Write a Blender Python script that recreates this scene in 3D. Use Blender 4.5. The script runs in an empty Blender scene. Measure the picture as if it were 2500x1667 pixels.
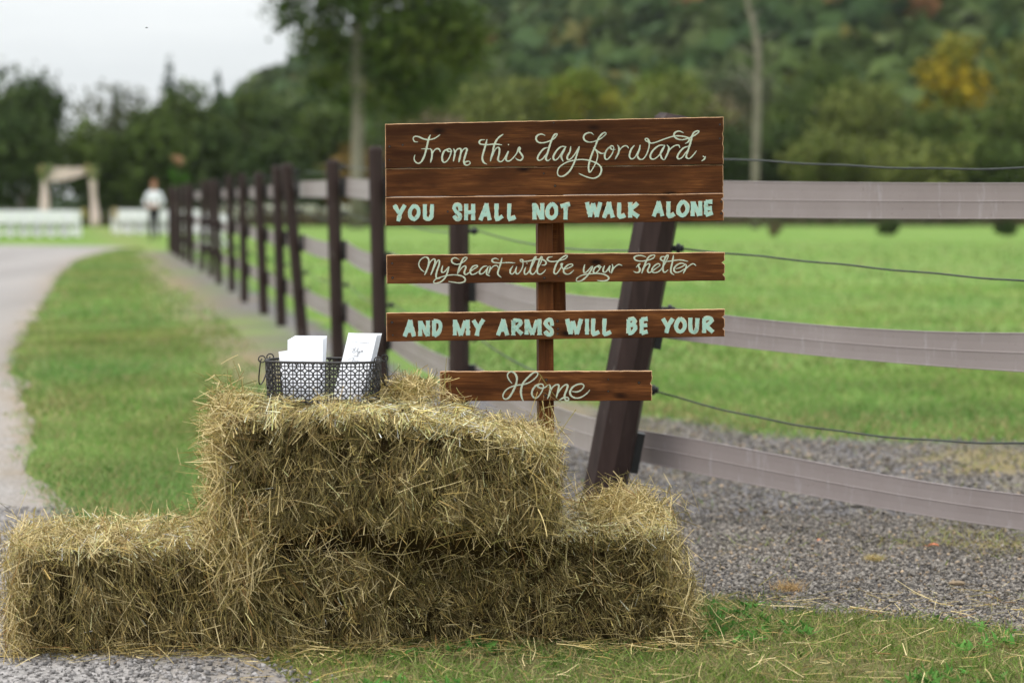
import bpy, bmesh, math, random
import numpy as np
from mathutils import Vector, Matrix, Quaternion

R = math.radians
random.seed(7)
rng = np.random.default_rng(11)
scene = bpy.context.scene
COL = scene.collection

# ---------------------------------------------------------------- camera, sky, sun, exposure
cd = bpy.data.cameras.new('camera')
cam = bpy.data.objects.new('camera', cd); COL.objects.link(cam)
cd.sensor_width = 36.0; cd.lens = 85.0
cam.location = (0, 0, 1.2)
cam.rotation_euler = (R(90 - 3.33), 0, 0)
cd.clip_start = 0.05; cd.clip_end = 6000
cd.dof.use_dof = True; cd.dof.focus_distance = 6.72; cd.dof.aperture_fstop = 2.8
scene.camera = cam

SUN_EL, SUN_AZ = 52.0, -62.0          # sun up to the left, a little behind the camera (degrees from +Y, clockwise)
world = bpy.data.worlds.new('World'); scene.world = world; world.use_nodes = True
wt = world.node_tree; wt.nodes.clear()
def wn(t, **kw):
    n = wt.nodes.new(t)
    for k, v in kw.items(): setattr(n, k, v)
    return n
wout = wn('ShaderNodeOutputWorld'); wbg = wn('ShaderNodeBackground'); wbg.inputs['Strength'].default_value = 0.1
sky = wn('ShaderNodeTexSky', sky_type='NISHITA', sun_disc=False)
sky.sun_elevation = R(SUN_EL); sky.sun_rotation = R(SUN_AZ + 180 - 50); sky.air_density = 1.0; sky.dust_density = 3.0
wco = wn('ShaderNodeTexCoord'); wmap = wn('ShaderNodeMapping'); wmap.inputs['Scale'].default_value = (1.6, 1.6, 9.0)
wmap.inputs['Location'].default_value = (0.3, 0.2, 0.08)
wnoise = wn('ShaderNodeTexNoise'); wnoise.inputs['Scale'].default_value = 1.3; wnoise.inputs['Detail'].default_value = 5; wnoise.inputs['Roughness'].default_value = 0.5
wramp = wn('ShaderNodeValToRGB')
wramp.color_ramp.elements[0].position = 0.36; wramp.color_ramp.elements[0].color = (0.68, 0.715, 0.73, 1)
wramp.color_ramp.elements[1].position = 0.66; wramp.color_ramp.elements[1].color = (0.905, 0.925, 0.925, 1)
wmul = wn('ShaderNodeVectorMath', operation='SCALE'); wmul.inputs['Scale'].default_value = 12.2
wmix = wn('ShaderNodeMix', data_type='RGBA'); wmix.inputs['Factor'].default_value = 0.93
L = wt.links.new
L(wco.outputs['Generated'], wmap.inputs['Vector']); L(wmap.outputs[0], wnoise.inputs['Vector'])
L(wnoise.outputs['Fac'], wramp.inputs['Fac']); L(wramp.outputs['Color'], wmul.inputs[0])
L(sky.outputs['Color'], wmix.inputs[6]); L(wmul.outputs['Vector'], wmix.inputs[7])
# an overcast sky grows brighter towards the zenith (CIE overcast distribution, softened)
wsep = wn('ShaderNodeSeparateXYZ'); wcl = wn('ShaderNodeMath', operation='MAXIMUM'); wcl.inputs[1].default_value = 0.0
wma = wn('ShaderNodeMath', operation='MULTIPLY_ADD'); wma.inputs[1].default_value = 1.5; wma.inputs[2].default_value = 0.93
wgr = wn('ShaderNodeVectorMath', operation='SCALE')
L(wco.outputs['Generated'], wsep.inputs[0]); L(wsep.outputs['Z'], wcl.inputs[0]); L(wcl.outputs[0], wma.inputs[0])
L(wmix.outputs[2], wgr.inputs[0]); L(wma.outputs[0], wgr.inputs['Scale']); L(wgr.outputs[0], wbg.inputs['Color']); L(wbg.outputs[0], wout.inputs['Surface'])

sl = bpy.data.lights.new('sun', 'SUN'); sun = bpy.data.objects.new('sun', sl); COL.objects.link(sun)
sl.energy = 1.5; sl.angle = R(20); sl.color = (1.0, 0.95, 0.87)
# direction towards the sun
sd = Vector((math.sin(R(-118)) * math.cos(R(SUN_EL)), math.cos(R(-118)) * math.cos(R(SUN_EL)), math.sin(R(SUN_EL))))
sun.rotation_euler = sd.to_track_quat('Z', 'Y').to_euler()
sky.sun_rotation = R(-118)
sun.location = (-4, -3, 8)

scene.view_settings.view_transform = 'Standard'; scene.view_settings.look = 'None'
scene.view_settings.exposure = 0.0; scene.view_settings.gamma = 1.0; scene.view_settings.use_curve_mapping = False
scene.render.engine = 'CYCLES'
scene.cycles.use_denoising = True
try: scene.cycles.denoiser = 'OPENIMAGEDENOISE'
except Exception: pass
scene.cycles.max_bounces = 6; scene.cycles.diffuse_bounces = 3; scene.cycles.glossy_bounces = 2; scene.cycles.transparent_max_bounces = 4
scene.cycles.caustics_reflective = False; scene.cycles.caustics_refractive = False

# ---------------------------------------------------------------- helpers
def tag(o, label=None, category=None, group=None, kind=None):
    if label: o['label'] = label
    if category: o['category'] = category
    if group: o['group'] = group
    if kind: o['kind'] = kind
    return o

def empty(name, loc=(0, 0, 0), rz=0.0, label=None, category=None, group=None):
    o = bpy.data.objects.new(name, None); COL.objects.link(o)
    o.location = loc; o.rotation_euler = (0, 0, rz); o.empty_display_size = 0.05
    return tag(o, label, category, group)

def link(name, me, mat=None, parent=None):
    o = bpy.data.objects.new(name, me); COL.objects.link(o)
    if mat is not None:
        for m in (mat if isinstance(mat, (list, tuple)) else [mat]): me.materials.append(m)
    if parent is not None: o.parent = parent
    return o

def np_mesh(name, V, Fc, col=None, smooth=False, midx=None):
    """V (n,3) float, Fc (m,k) int all same size k, col (n,3)"""
    V = np.ascontiguousarray(V, dtype=np.float32); Fc = np.ascontiguousarray(Fc, dtype=np.int32)
    me = bpy.data.meshes.new(name); n = len(V); m, k = Fc.shape
    me.vertices.add(n); me.vertices.foreach_set('co', V.ravel())
    me.loops.add(m * k); me.loops.foreach_set('vertex_index', Fc.ravel())
    me.polygons.add(m); me.polygons.foreach_set('loop_start', np.arange(0, m * k, k, dtype=np.int32))
    try: me.polygons.foreach_set('loop_total', np.full(m, k, dtype=np.int32))
    except Exception: pass
    if smooth: me.polygons.foreach_set('use_smooth', np.ones(m, dtype=bool))
    if midx is not None: me.polygons.foreach_set('material_index', np.ascontiguousarray(midx, dtype=np.int32))
    if col is not None:
        a = me.color_attributes.new('Col', 'FLOAT_COLOR', 'POINT')
        c = np.ones((n, 4), dtype=np.float32); c[:, :3] = col
        a.data.foreach_set('color', c.ravel())
    me.update(calc_edges=True)
    return me

class MB:
    """collects simple solids and links them as one mesh"""
    def __init__(s): s.v = []; s.f = []; s.mi = []
    def add(s, V, Fc, mi=0):
        b = len(s.v); s.v += [tuple(p) for p in V]; s.f += [tuple(i + b for i in q) for q in Fc]; s.mi += [mi] * len(Fc); return s
    def box(s, c, d, rot=None, mi=0):
        x, y, z = d[0] / 2, d[1] / 2, d[2] / 2
        V = [Vector(p) for p in ((-x, -y, -z), (x, -y, -z), (x, y, -z), (-x, y, -z), (-x, -y, z), (x, -y, z), (x, y, z), (-x, y, z))]
        if rot is not None: V = [rot @ p for p in V]
        V = [p + Vector(c) for p in V]
        return s.add(V, [(0, 3, 2, 1), (4, 5, 6, 7), (0, 1, 5, 4), (1, 2, 6, 5), (2, 3, 7, 6), (3, 0, 4, 7)], mi)
    def tube(s, pts, rad, n=8, cap=True, mi=0, closed=False):
        pts = [Vector(p) for p in pts]; N = len(pts)
        rads = rad if isinstance(rad, (list, tuple)) else [rad] * N
        V = []; up = None
        for i, p in enumerate(pts):
            if closed: t = pts[(i + 1) % N] - pts[i - 1]
            else: t = pts[min(i + 1, N - 1)] - pts[max(i - 1, 0)]
            t.normalize()
            if up is None:
                up = Vector((0, 0, 1)) if abs(t.z) < 0.9 else Vector((1, 0, 0))
            a = up - t * up.dot(t)
            if a.length < 1e-4: a = t.orthogonal()
            a.normalize(); up = a; b = t.cross(a)
            for k in range(n):
                w = 2 * math.pi * k / n
                V.append(p + (a * math.cos(w) + b * math.sin(w)) * rads[i])
        Fq = []
        for i in range(N if closed else N - 1):
            j = (i + 1) % N
            for k in range(n):
                Fq.append((i * n + k, i * n + (k + 1) % n, j * n + (k + 1) % n, j * n + k))
        if cap and not closed:
            Fq.append(tuple(range(n - 1, -1, -1))); Fq.append(tuple(range((N - 1) * n, N * n)))
        return s.add(V, Fq, mi)
    def build(s, name, mat, parent=None, smooth=False):
        me = bpy.data.meshes.new(name); me.from_pydata(s.v, [], s.f)
        for p, m in zip(me.polygons, s.mi):
            p.material_index = m; p.use_smooth = smooth
        me.update()
        return link(name, me, mat, parent)

def unit(a): return a / np.maximum(np.linalg.norm(a, axis=-1, keepdims=True), 1e-9)

def vnoise(P, s, seed=0):
    """cheap smooth 3-D noise in about -1..1 (sum of sines)"""
    P = np.asarray(P, dtype=np.float64) * s
    r = np.random.default_rng(1000 + seed); out = 0
    for k in range(6):
        w = r.normal(size=P.shape[-1]) * (1.0 + 0.35 * k); ph = r.uniform(0, 6.28)
        out = out + np.sin(P @ w + ph) / (1 + 0.25 * k)
    return out / 3.2

def ribbons(P, D, S, Ln, Wd, bend, col, segs=2, taper=0.5, grav=0.0):
    """flat bent strips: base P, direction D, side S, lengths, widths, bend vectors (n,3)"""
    n = len(P); T = np.linspace(0, 1, segs + 1)
    X = P[:, None, :] + D[:, None, :] * (Ln[:, None] * T)[:, :, None] + bend[:, None, :] * (Ln[:, None] * T ** 2)[:, :, None]
    w = (Wd[:, None] * (1 - taper * T ** 1.5)) * 0.5
    V = np.stack([X - S[:, None, :] * w[:, :, None], X + S[:, None, :] * w[:, :, None]], axis=2).reshape(-1, 3)
    base = (np.arange(n) * (segs + 1) * 2)[:, None]
    q = []
    for k in range(segs):
        q.append(base + np.array([2 * k, 2 * k + 1, 2 * k + 3, 2 * k + 2]))
    Fq = np.stack(q, axis=1).reshape(-1, 4)
    C = np.repeat(col, (segs + 1) * 2, axis=0)
    return V, Fq, C

def join_arrays(lst):
    V = []; Fq = []; C = []; b = 0
    for v, f, c in lst:
        V.append(v); Fq.append(f + b); C.append(c); b += len(v)
    return np.concatenate(V), np.concatenate(Fq), np.concatenate(C)

def rand_dirs(n, g):
    return unit(g.normal(size=(n, 3)))

# ---------------------------------------------------------------- materials
def new_mat(name, rough=0.7, spec=0.3):
    m = bpy.data.materials.new(name); m.use_nodes = True
    nt = m.node_tree; b = nt.nodes['Principled BSDF']
    b.inputs['Roughness'].default_value = rough
    b.inputs['Specular IOR Level'].default_value = spec
    return m, nt, b
def nd(nt, t, **kw):
    n = nt.nodes.new(t)
    for k, v in kw.items():
        if k in n.inputs.keys() if hasattr(n.inputs, 'keys') else False: n.inputs[k].default_value = v
        else:
            try: setattr(n, k, v)
            except Exception: n.inputs[k].default_value = v
    return n
def mixc(nt, fac, a, b, mode='MIX'):
    n = nt.nodes.new('ShaderNodeMix'); n.data_type = 'RGBA'; n.blend_type = mode
    for i, x in ((0, fac), (6, a), (7, b)):
        if hasattr(x, 'is_linked') or hasattr(x, 'links'): nt.links.new(x, n.inputs[i])
        elif i == 0: n.inputs[0].default_value = x
        else: n.inputs[i].default_value = (*x, 1) if len(x) == 3 else x
    return n.outputs[2]
def ramp(nt, fac, stops):
    n = nt.nodes.new('ShaderNodeValToRGB'); cr = n.color_ramp
    while len(cr.elements) > 1: cr.elements.remove(cr.elements[0])
    cr.elements[0].position = stops[0][0]; c = stops[0][1]; cr.elements[0].color = (*c, 1) if not isinstance(c, (int, float)) else (c, c, c, 1)
    for p, c in stops[1:]:
        e = cr.elements.new(p); e.color = (*c, 1) if not isinstance(c, (int, float)) else (c, c, c, 1)
    nt.links.new(fac, n.inputs['Fac']); return n.outputs['Color']
def noise(nt, vec, scale, detail=4, rough=0.55, dist=0.0):
    n = nt.nodes.new('ShaderNodeTexNoise'); n.inputs['Scale'].default_value = scale; n.inputs['Detail'].default_value = detail
    n.inputs['Roughness'].default_value = rough; n.inputs['Distortion'].default_value = dist
    if vec is not None: nt.links.new(vec, n.inputs['Vector'])
    return n.outputs['Fac']
def coords(nt, kind='Object', scale=(1, 1, 1), loc=(0, 0, 0)):
    c = nt.nodes.new('ShaderNodeTexCoord'); m = nt.nodes.new('ShaderNodeMapping')
    m.inputs['Scale'].default_value = scale; m.inputs['Location'].default_value = loc
    nt.links.new(c.outputs[kind], m.inputs['Vector']); return m.outputs['Vector']
def worldpos(nt, scale=(1, 1, 1)):
    g = nt.nodes.new('ShaderNodeNewGeometry'); m = nt.nodes.new('ShaderNodeMapping'); m.inputs['Scale'].default_value = scale
    nt.links.new(g.outputs['Position'], m.inputs['Vector']); return m.outputs['Vector']
def bump(nt, b, h, strength=0.3, dist=0.01):
    n = nt.nodes.new('ShaderNodeBump'); n.inputs['Strength'].default_value = strength; n.inputs['Distance'].default_value = dist
    nt.links.new(h, n.inputs['Height']); nt.links.new(n.outputs['Normal'], b.inputs['Normal'])
def attr(nt, name='Col'):
    n = nt.nodes.new('ShaderNodeAttribute'); n.attribute_name = name; return n

def m_attr(name, rough=0.7, spec=0.25, transl=0.0, var=0.0):
    m, nt, b = new_mat(name, rough, spec)
    c = attr(nt).outputs['Color']
    nt.links.new(c, b.inputs['Base Color'])
    if transl > 0:
        t = nt.nodes.new('ShaderNodeBsdfTranslucent'); nt.links.new(c, t.inputs['Color'])
        mx = nt.nodes.new('ShaderNodeMixShader'); mx.inputs[0].default_value = transl
        nt.links.new(b.outputs[0], mx.inputs[1]); nt.links.new(t.outputs[0], mx.inputs[2])
        nt.links.new(mx.outputs[0], nt.nodes['Material Output'].inputs['Surface'])
    return m
def m_plain(name, c, rough=0.6, spec=0.3, var=0.12, scale=6.0, metal=0.0, bmp=0.0):
    m, nt, b = new_mat(name, rough, spec); b.inputs['Metallic'].default_value = metal
    v = coords(nt, 'Object'); f = noise(nt, v, scale, 5, 0.6)
    a = tuple(max(0, x * (1 - var)) for x in c); d = tuple(min(1, x * (1 + var)) for x in c)
    nt.links.new(ramp(nt, f, [(0.3, a), (0.7, d)]), b.inputs['Base Color'])
    if bmp > 0: bump(nt, b, f, bmp, 0.005)
    return m

M = {}
M['straw'] = m_attr('straw', 0.6, 0.08, 0.03)
M['leaf'] = m_attr('leaf', 0.7, 0.05, 0.15)
M['grass'] = m_attr('grass', 0.65, 0.06, 0.25)
M['stone'] = m_attr('stone', 0.9, 0.06)
M['core'] = m_plain('hay_core', (0.04, 0.027, 0.010), 0.9, 0.1, 0.4, 40)  # shade of the gaps between straws put into this dark colour
M['bark'] = m_plain('bark', (0.10, 0.085, 0.065), 0.9, 0.1, 0.35, 3)
M['bark_pale'] = m_plain('bark_pale', (0.185, 0.165, 0.13), 0.9, 0.1, 0.3, 2)
M['white'] = m_plain('white_resin', (0.86, 0.84, 0.89), 0.45, 0.4, 0.03, 5)
M['paper'] = m_plain('paper', (0.74, 0.75, 0.80), 0.7, 0.2, 0.015, 30)
M['ink'] = m_plain('ink', (0.045, 0.05, 0.065), 0.7, 0.2, 0.1, 30)
M['iron'] = m_plain('iron', (0.045, 0.042, 0.042), 0.5, 0.45, 0.4, 60, 0.35, 0.2)
M['mint'] = None

# stained wood
def m_wood(name, base, dark, light, seed, gscale=1.0, knots=True, upright=False):
    m, nt, b = new_mat(name, 0.5, 0.10)
    sw = (lambda s: (s[2], s[1], s[0])) if upright else (lambda s: s)
    v = coords(nt, 'Object', sw((3.0 * gscale, 30.0, 42.0 * gscale)), (seed * 3.7, seed * 1.3, seed * 2.1))
    g1 = noise(nt, v, 1.0, 6, 0.65, 0.8)
    v2 = coords(nt, 'Object', sw((2.2, 9, 9)), (seed * 1.9, 0, seed))
    g2 = noise(nt, v2, 2.0, 4, 0.55, 0.4)
    v3 = coords(nt, 'Object', sw((12.0, 60.0, 260.0)), (seed, seed, 0))
    g3 = noise(nt, v3, 1.0, 3, 0.6, 0.2)
    c1 = ramp(nt, g1, [(0.30, dark), (0.47, base), (0.62, tuple(0.65 * u_ + 0.35 * v_ for u_, v_ in zip(base, light))), (0.80, light)])
    c2 = mixc(nt, ramp(nt, g2, [(0.40, 0.72), (0.58, 0.0)]), c1, tuple(x * 0.42 for x in base))
    c3 = mixc(nt, ramp(nt, g3, [(0.35, 0.4), (0.6, 0.0)]), c2, dark)
    vd = nt.nodes.new('ShaderNodeMapping'); vd.inputs['Rotation'].default_value = (0, R(62), 0); vd.inputs['Scale'].default_value = (14, 1, 420); nt.links.new(coords(nt, 'Object', (1, 1, 1), (seed * 0.1, 0, 0)), vd.inputs['Vector'])
    g4 = noise(nt, vd.outputs[0], 1.0, 2, 0.5, 0.3); saw = nt.nodes.new('ShaderNodeMath'); saw.operation = 'MULTIPLY'
    nt.links.new(ramp(nt, g4, [(0.5, 0.0), (0.68, 0.55)]), saw.inputs[0]); nt.links.new(ramp(nt, g2, [(0.45, 0.0), (0.6, 1.0)]), saw.inputs[1])
    c3 = mixc(nt, saw.outputs[0], c3, tuple(x * 1.05 for x in light))
    if knots:
        # scattered dark knots
        vo = nt.nodes.new('ShaderNodeTexVoronoi'); vo.inputs['Scale'].default_value = 1.0; vo.inputs['Randomness'].default_value = 1.0
        vk = coords(nt, 'Object', (6.0, 1.0, 13.0), (seed * 0.77, seed * 0.31, seed * 0.53)); nt.links.new(vk, vo.inputs['Vector'])
        kf = ramp(nt, vo.outputs['Distance'], [(0.05, 1.0), (0.17, 0.0)])
        c3 = mixc(nt, kf, c3, tuple(x * 0.3 for x in dark))
    nt.links.new(c3, b.inputs['Base Color'])
    rr = ramp(nt, g1, [(0.3, 0.72), (0.7, 0.5)]); nt.links.new(rr, b.inputs['Roughness'])
    bump(nt, b, g3, 0.25, 0.002)
    return m
WB = (0.105, 0.0355, 0.0105); WD = (0.030, 0.0092, 0.0030); WL = (0.23, 0.090, 0.025)
WOODS = [m_wood('stained_pine_%d' % i, tuple(x * f for x in WB), WD, tuple(x * g for x in WL), 1.0 + i * 2.3, gs, True)
         for i, (f, g, gs) in enumerate([(0.66, 0.62, 1.0), (0.92, 0.85, 0.7), (1.15, 1.0, 0.8), (1.05, 1.05, 0.9), (1.1, 0.95, 0.9), (1.15, 1.25, 0.45)])]
M['stake'] = m_wood('stained_stake', tuple(x * 1.3 for x in WB), WD, tuple(x * 1.2 for x in WL), 21.0, 1.0, False, True)
M['rawedge'] = m_plain('raw_pine_edge', (0.52, 0.31, 0.17), 0.75, 0.2, 0.45, 30)
def m_paint(name, c, wear):
    m, nt, b = new_mat(name, 0.55, 0.3)
    v = coords(nt, 'Object'); f = noise(nt, v, 95, 4, 0.7); g = noise(nt, v, 9, 3, 0.6)
    a = mixc(nt, ramp(nt, f, [(0.3, 1.0), (0.42, 0.0)]), c, wear)
    k = nt.nodes.new('ShaderNodeMath'); k.operation = 'MULTIPLY'
    nt.links.new(ramp(nt, g, [(0.52, 0.0), (0.68, 0.8)]), k.inputs[0]); nt.links.new(ramp(nt, f, [(0.42, 1.0), (0.56, 0.0)]), k.inputs[1])
    a2 = mixc(nt, k.outputs[0], a, tuple(x * 0.45 for x in c))
    nt.links.new(a2, b.inputs['Base Color']); return m
M['mint'] = m_paint('mint_paint', (0.35, 0.54, 0.465), (0.28, 0.43, 0.38))
M['mint_pale'] = m_paint('pale_mint_paint', (0.47, 0.57, 0.465), (0.36, 0.42, 0.33))
M['cream'] = m_paint('cream_paint', (0.62, 0.58, 0.42), (0.5, 0.42, 0.3))

def m_rail():
    m, nt, b = new_mat('taupe_vinyl_rail', 0.5, 0.3)
    v = worldpos(nt, (1, 1, 1)); f = noise(nt, v, 2.2, 5, 0.6)
    vs = worldpos(nt, (3, 3, 0.5)); s = noise(nt, vs, 9.0, 4, 0.7); d = noise(nt, v, 70, 3, 0.7)
    c = ramp(nt, f, [(0.3, (0.235, 0.198, 0.192)), (0.7, (0.295, 0.255, 0.250))])
    c = mixc(nt, ramp(nt, s, [(0.57, 0.0), (0.70, 0.62)]), c, (0.36, 0.33, 0.335))
    c = mixc(nt, ramp(nt, d, [(0.62, 0.0), (0.74, 0.55)]), c, (0.16, 0.12, 0.11))
    nt.links.new(c, b.inputs['Base Color']); nt.links.new(ramp(nt, f, [(0.3, 0.32), (0.7, 0.5)]), b.inputs['Roughness'])
    return m
M['rail'] = m_rail()
def m_post():
    m, nt, b = new_mat('dark_brown_post', 0.5, 0.18)
    v = worldpos(nt, (14, 14, 1.1)); f = noise(nt, v, 2.0, 5, 0.65); g = noise(nt, worldpos(nt, (30, 30, 3)), 1.5, 3, 0.6)
    c = ramp(nt, f, [(0.3, (0.018, 0.0102, 0.0088)), (0.65, (0.040, 0.0245, 0.0215))])
    c = mixc(nt, ramp(nt, g, [(0.66, 0.0), (0.76, 0.7)]), c, (0.22, 0.20, 0.19))
    nt.links.new(c, b.inputs['Base Color']); bump(nt, b, f, 0.2, 0.004); return m
M['post'] = m_post()
M['wire'] = m_plain('fence_wire', (0.05, 0.055, 0.055), 0.45, 0.4, 0.2, 20, 0.6)
M['insul'] = m_plain('insulator', (0.012, 0.012, 0.013), 0.4, 0.4, 0.2, 20)

# ---------------------------------------------------------------- the lie of the land
EDGE_Y = [3.0, 5.0, 6.0, 6.3, 7.2, 8.5, 10.4, 14.2, 18.3, 28.2, 37.9, 48.9, 57.0, 62.0, 64.0]
EDGE_X = [0.15, -0.25, -0.53, -0.68, -1.05, -1.52, -2.06, -2.85, -3.8, -5.45, -7.1, -8.75, -9.5, -9.75, -10.6]
def drive_edge(y): return np.interp(y, EDGE_Y, EDGE_X)
def fence_x(y): return 0.27 - 0.1755 * (y - 9.2)
def sstep(x, a, b):
    t = np.clip((x - a) / (b - a), 0, 1); return t * t * (3 - 2 * t)
# foreground turf ends (towards the gravel) along this line
def turf_y(x): return np.interp(x, [-0.7, 0.3, 0.56, 0.98, 1.19, 1.5, 2.2], [7.4, 7.35, 7.25, 7.02, 6.93, 6.5, 6.1])
def field_y(x): return np.interp(x, [-9, -2.6, -1.0, 0.75, 1.2, 1.8, 2.6, 6, 14], [58, 24, 17.5, 13.6, 12.95, 12.4, 12.1, 11.6, 11.0])
def masks(x, y):
    P = np.stack([x, y, np.zeros_like(x)], -1)
    n1 = vnoise(P, 2.4, 1); n2 = vnoise(P, 7.0, 2); n3 = vnoise(P, 0.9, 3)
    # bare gravel between the turf in front and the field behind, right of the verge
    front = sstep(y, turf_y(x) - 0.06 + 0.10 * n2, turf_y(x) + 0.10 + 0.10 * n2)
    back = 1 - sstep(y, field_y(x) - 0.5 + 0.35 * n1, field_y(x) + 0.25 + 0.35 * n1)
    back = np.where((y > 9) & (x < fence_x(np.maximum(y, 9.2)) + 0.35), 1 - sstep(y, 56, 60), back)
    vx = np.where(y > 8, fence_x(np.maximum(y, 9.2)) - 0.95 + 0.12 * n1, -0.75 + 0.1 * n2)
    right = sstep(x, vx - 0.12, vx + 0.25)
    grav = front * back * right
    left = (x < fence_x(np.maximum(y, 9.2))) & (y > 9)
    grav = np.where(left, grav * np.clip(0.75 + 0.6 * n1, 0.1, 1), grav)
    grav = np.where(y < 6.2, 0, grav)
    # dry straw coloured patches
    dry = sstep(n1 + 0.6 * n3, 0.35, 1.0) * 0.8
    dry = np.maximum(dry * grav, 0.95 * sstep(n2 + n1, -0.5, 0.6) * np.exp(-((y - 8.4) / 0.28) ** 2) * (x > 0.7))
    dry = np.maximum(dry, 0.95 * sstep(n2 + n1, 0.1, 0.9) * np.exp(-((y - 10.6) / 1.2) ** 2) * (x > 0.7))
    strip = np.exp(-((x - (fence_x(np.maximum(y, 9.2)) - 0.75)) / 0.5) ** 2) * (y > 8.5)
    dry = np.maximum(dry, strip * (0.65 + 0.5 * n1 + 0.35 * n2))
    ed = np.exp(-((x - drive_edge(y) - 0.12) / 0.2) ** 2)
    dry = np.maximum(dry, 0.8 * ed * (0.65 + 0.35 * n1))
    dry = np.maximum(dry, (0.15 + 0.35 * sstep(n2 + 0.5 * n1, -0.1, 0.8)) * (y < 7.4) * (1 - grav))
    return np.clip(grav, 0, 1), np.clip(dry, 0, 1)

# ---------------------------------------------------------------- ground
def axis(lo, hi, mid_lo, mid_hi, step, g):
    a = list(np.arange(mid_lo, mid_hi + 1e-6, step)); s = step; x = mid_hi
    while x < hi: s *= g; x += s; a.append(min(x, hi))
    s = step; x = mid_lo; b = []
    while x > lo: s *= g; x -= s; b.append(max(x, lo))
    return np.array(b[::-1] + a)
gx = axis(-1400, 1400, -3.2, 3.2, 0.10, 1.09)
gy = axis(-60, 1500, 5.2, 13.5, 0.10, 1.035)
GX, GY = np.meshgrid(gx, gy)
gm, dm = masks(GX.ravel(), GY.ravel())
Vg = np.stack([GX.ravel(), GY.ravel(), 0.006 * vnoise(np.stack([GX.ravel(), GY.ravel()], -1), 1.7, 5) * (GY.ravel() < 40) - 0.008], -1)
nx, ny = len(gx), len(gy)
ii = (np.arange(ny - 1)[:, None] * nx + np.arange(nx - 1)[None, :]).ravel()
Fg = np.stack([ii, ii + 1, ii + nx + 1, ii + nx], -1)
me = np_mesh('ground', Vg, Fg, np.stack([gm, dm, ((GY.ravel() < 7.4) & (GX.ravel() > drive_edge(GY.ravel())) & (GX.ravel() < 6)) * (1 - gm)], -1), True)
def m_ground():
    m, nt, b = new_mat('turf_and_gravel', 0.95, 0.03)
    a = attr(nt); sp = nt.nodes.new('ShaderNodeSeparateColor'); nt.links.new(a.outputs['Color'], sp.inputs[0])
    v = worldpos(nt)
    n1 = noise(nt, v, 0.55, 5, 0.6); n2 = noise(nt, v, 3.2, 5, 0.65); n3 = noise(nt, v, 45, 4, 0.7); n4 = noise(nt, worldpos(nt, (0.16, 1, 1)), 0.35, 4, 0.6)
    g = ramp(nt, n1, [(0.30, (0.085, 0.195, 0.030)), (0.5, (0.14, 0.25, 0.046)), (0.68, (0.25, 0.315, 0.085))])
    g = mixc(nt, ramp(nt, n4, [(0.40, 0.0), (0.62, 0.85)]), g, (0.215, 0.28, 0.10))
    g = mixc(nt, ramp(nt, n2, [(0.45, 0.0), (0.75, 0.55)]), g, (0.105, 0.225, 0.034))
    g = mixc(nt, ramp(nt, n3, [(0.3, 0.5), (0.6, 0.0)]), g, (0.09, 0.16, 0.03))
    vo = nt.nodes.new('ShaderNodeTexVoronoi'); vo.inputs['Scale'].default_value = 62; nt.links.new(v, vo.inputs['Vector'])
    gr = ramp(nt, vo.outputs['Color'], [(0.15, (0.065, 0.062, 0.066)), (0.5, (0.14, 0.132, 0.135)), (0.9, (0.25, 0.235, 0.235))])
    gr = mixc(nt, ramp(nt, n2, [(0.4, 0.0), (0.75, 0.5)]), gr, (0.21, 0.19, 0.175))
    c = mixc(nt, sp.outputs[0], g, gr)
    c = mixc(nt, sp.outputs[2], c, ramp(nt, n3, [(0.3, (0.055, 0.070, 0.022)), (0.7, (0.13, 0.135, 0.05))]))
    dr = ramp(nt, n3, [(0.3, (0.16, 0.125, 0.06)), (0.7, (0.33, 0.27, 0.15))])
    c = mixc(nt, sp.outputs[1], c, dr)
    nt.links.new(c, b.inputs['Base Color']); bump(nt, b, n3, 0.5, 0.01)
    return m
ground = link('ground', me, m_ground()); tag(ground, 'mown green field and verge with bare grey gravel along the fence', 'ground', kind='structure')

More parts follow.
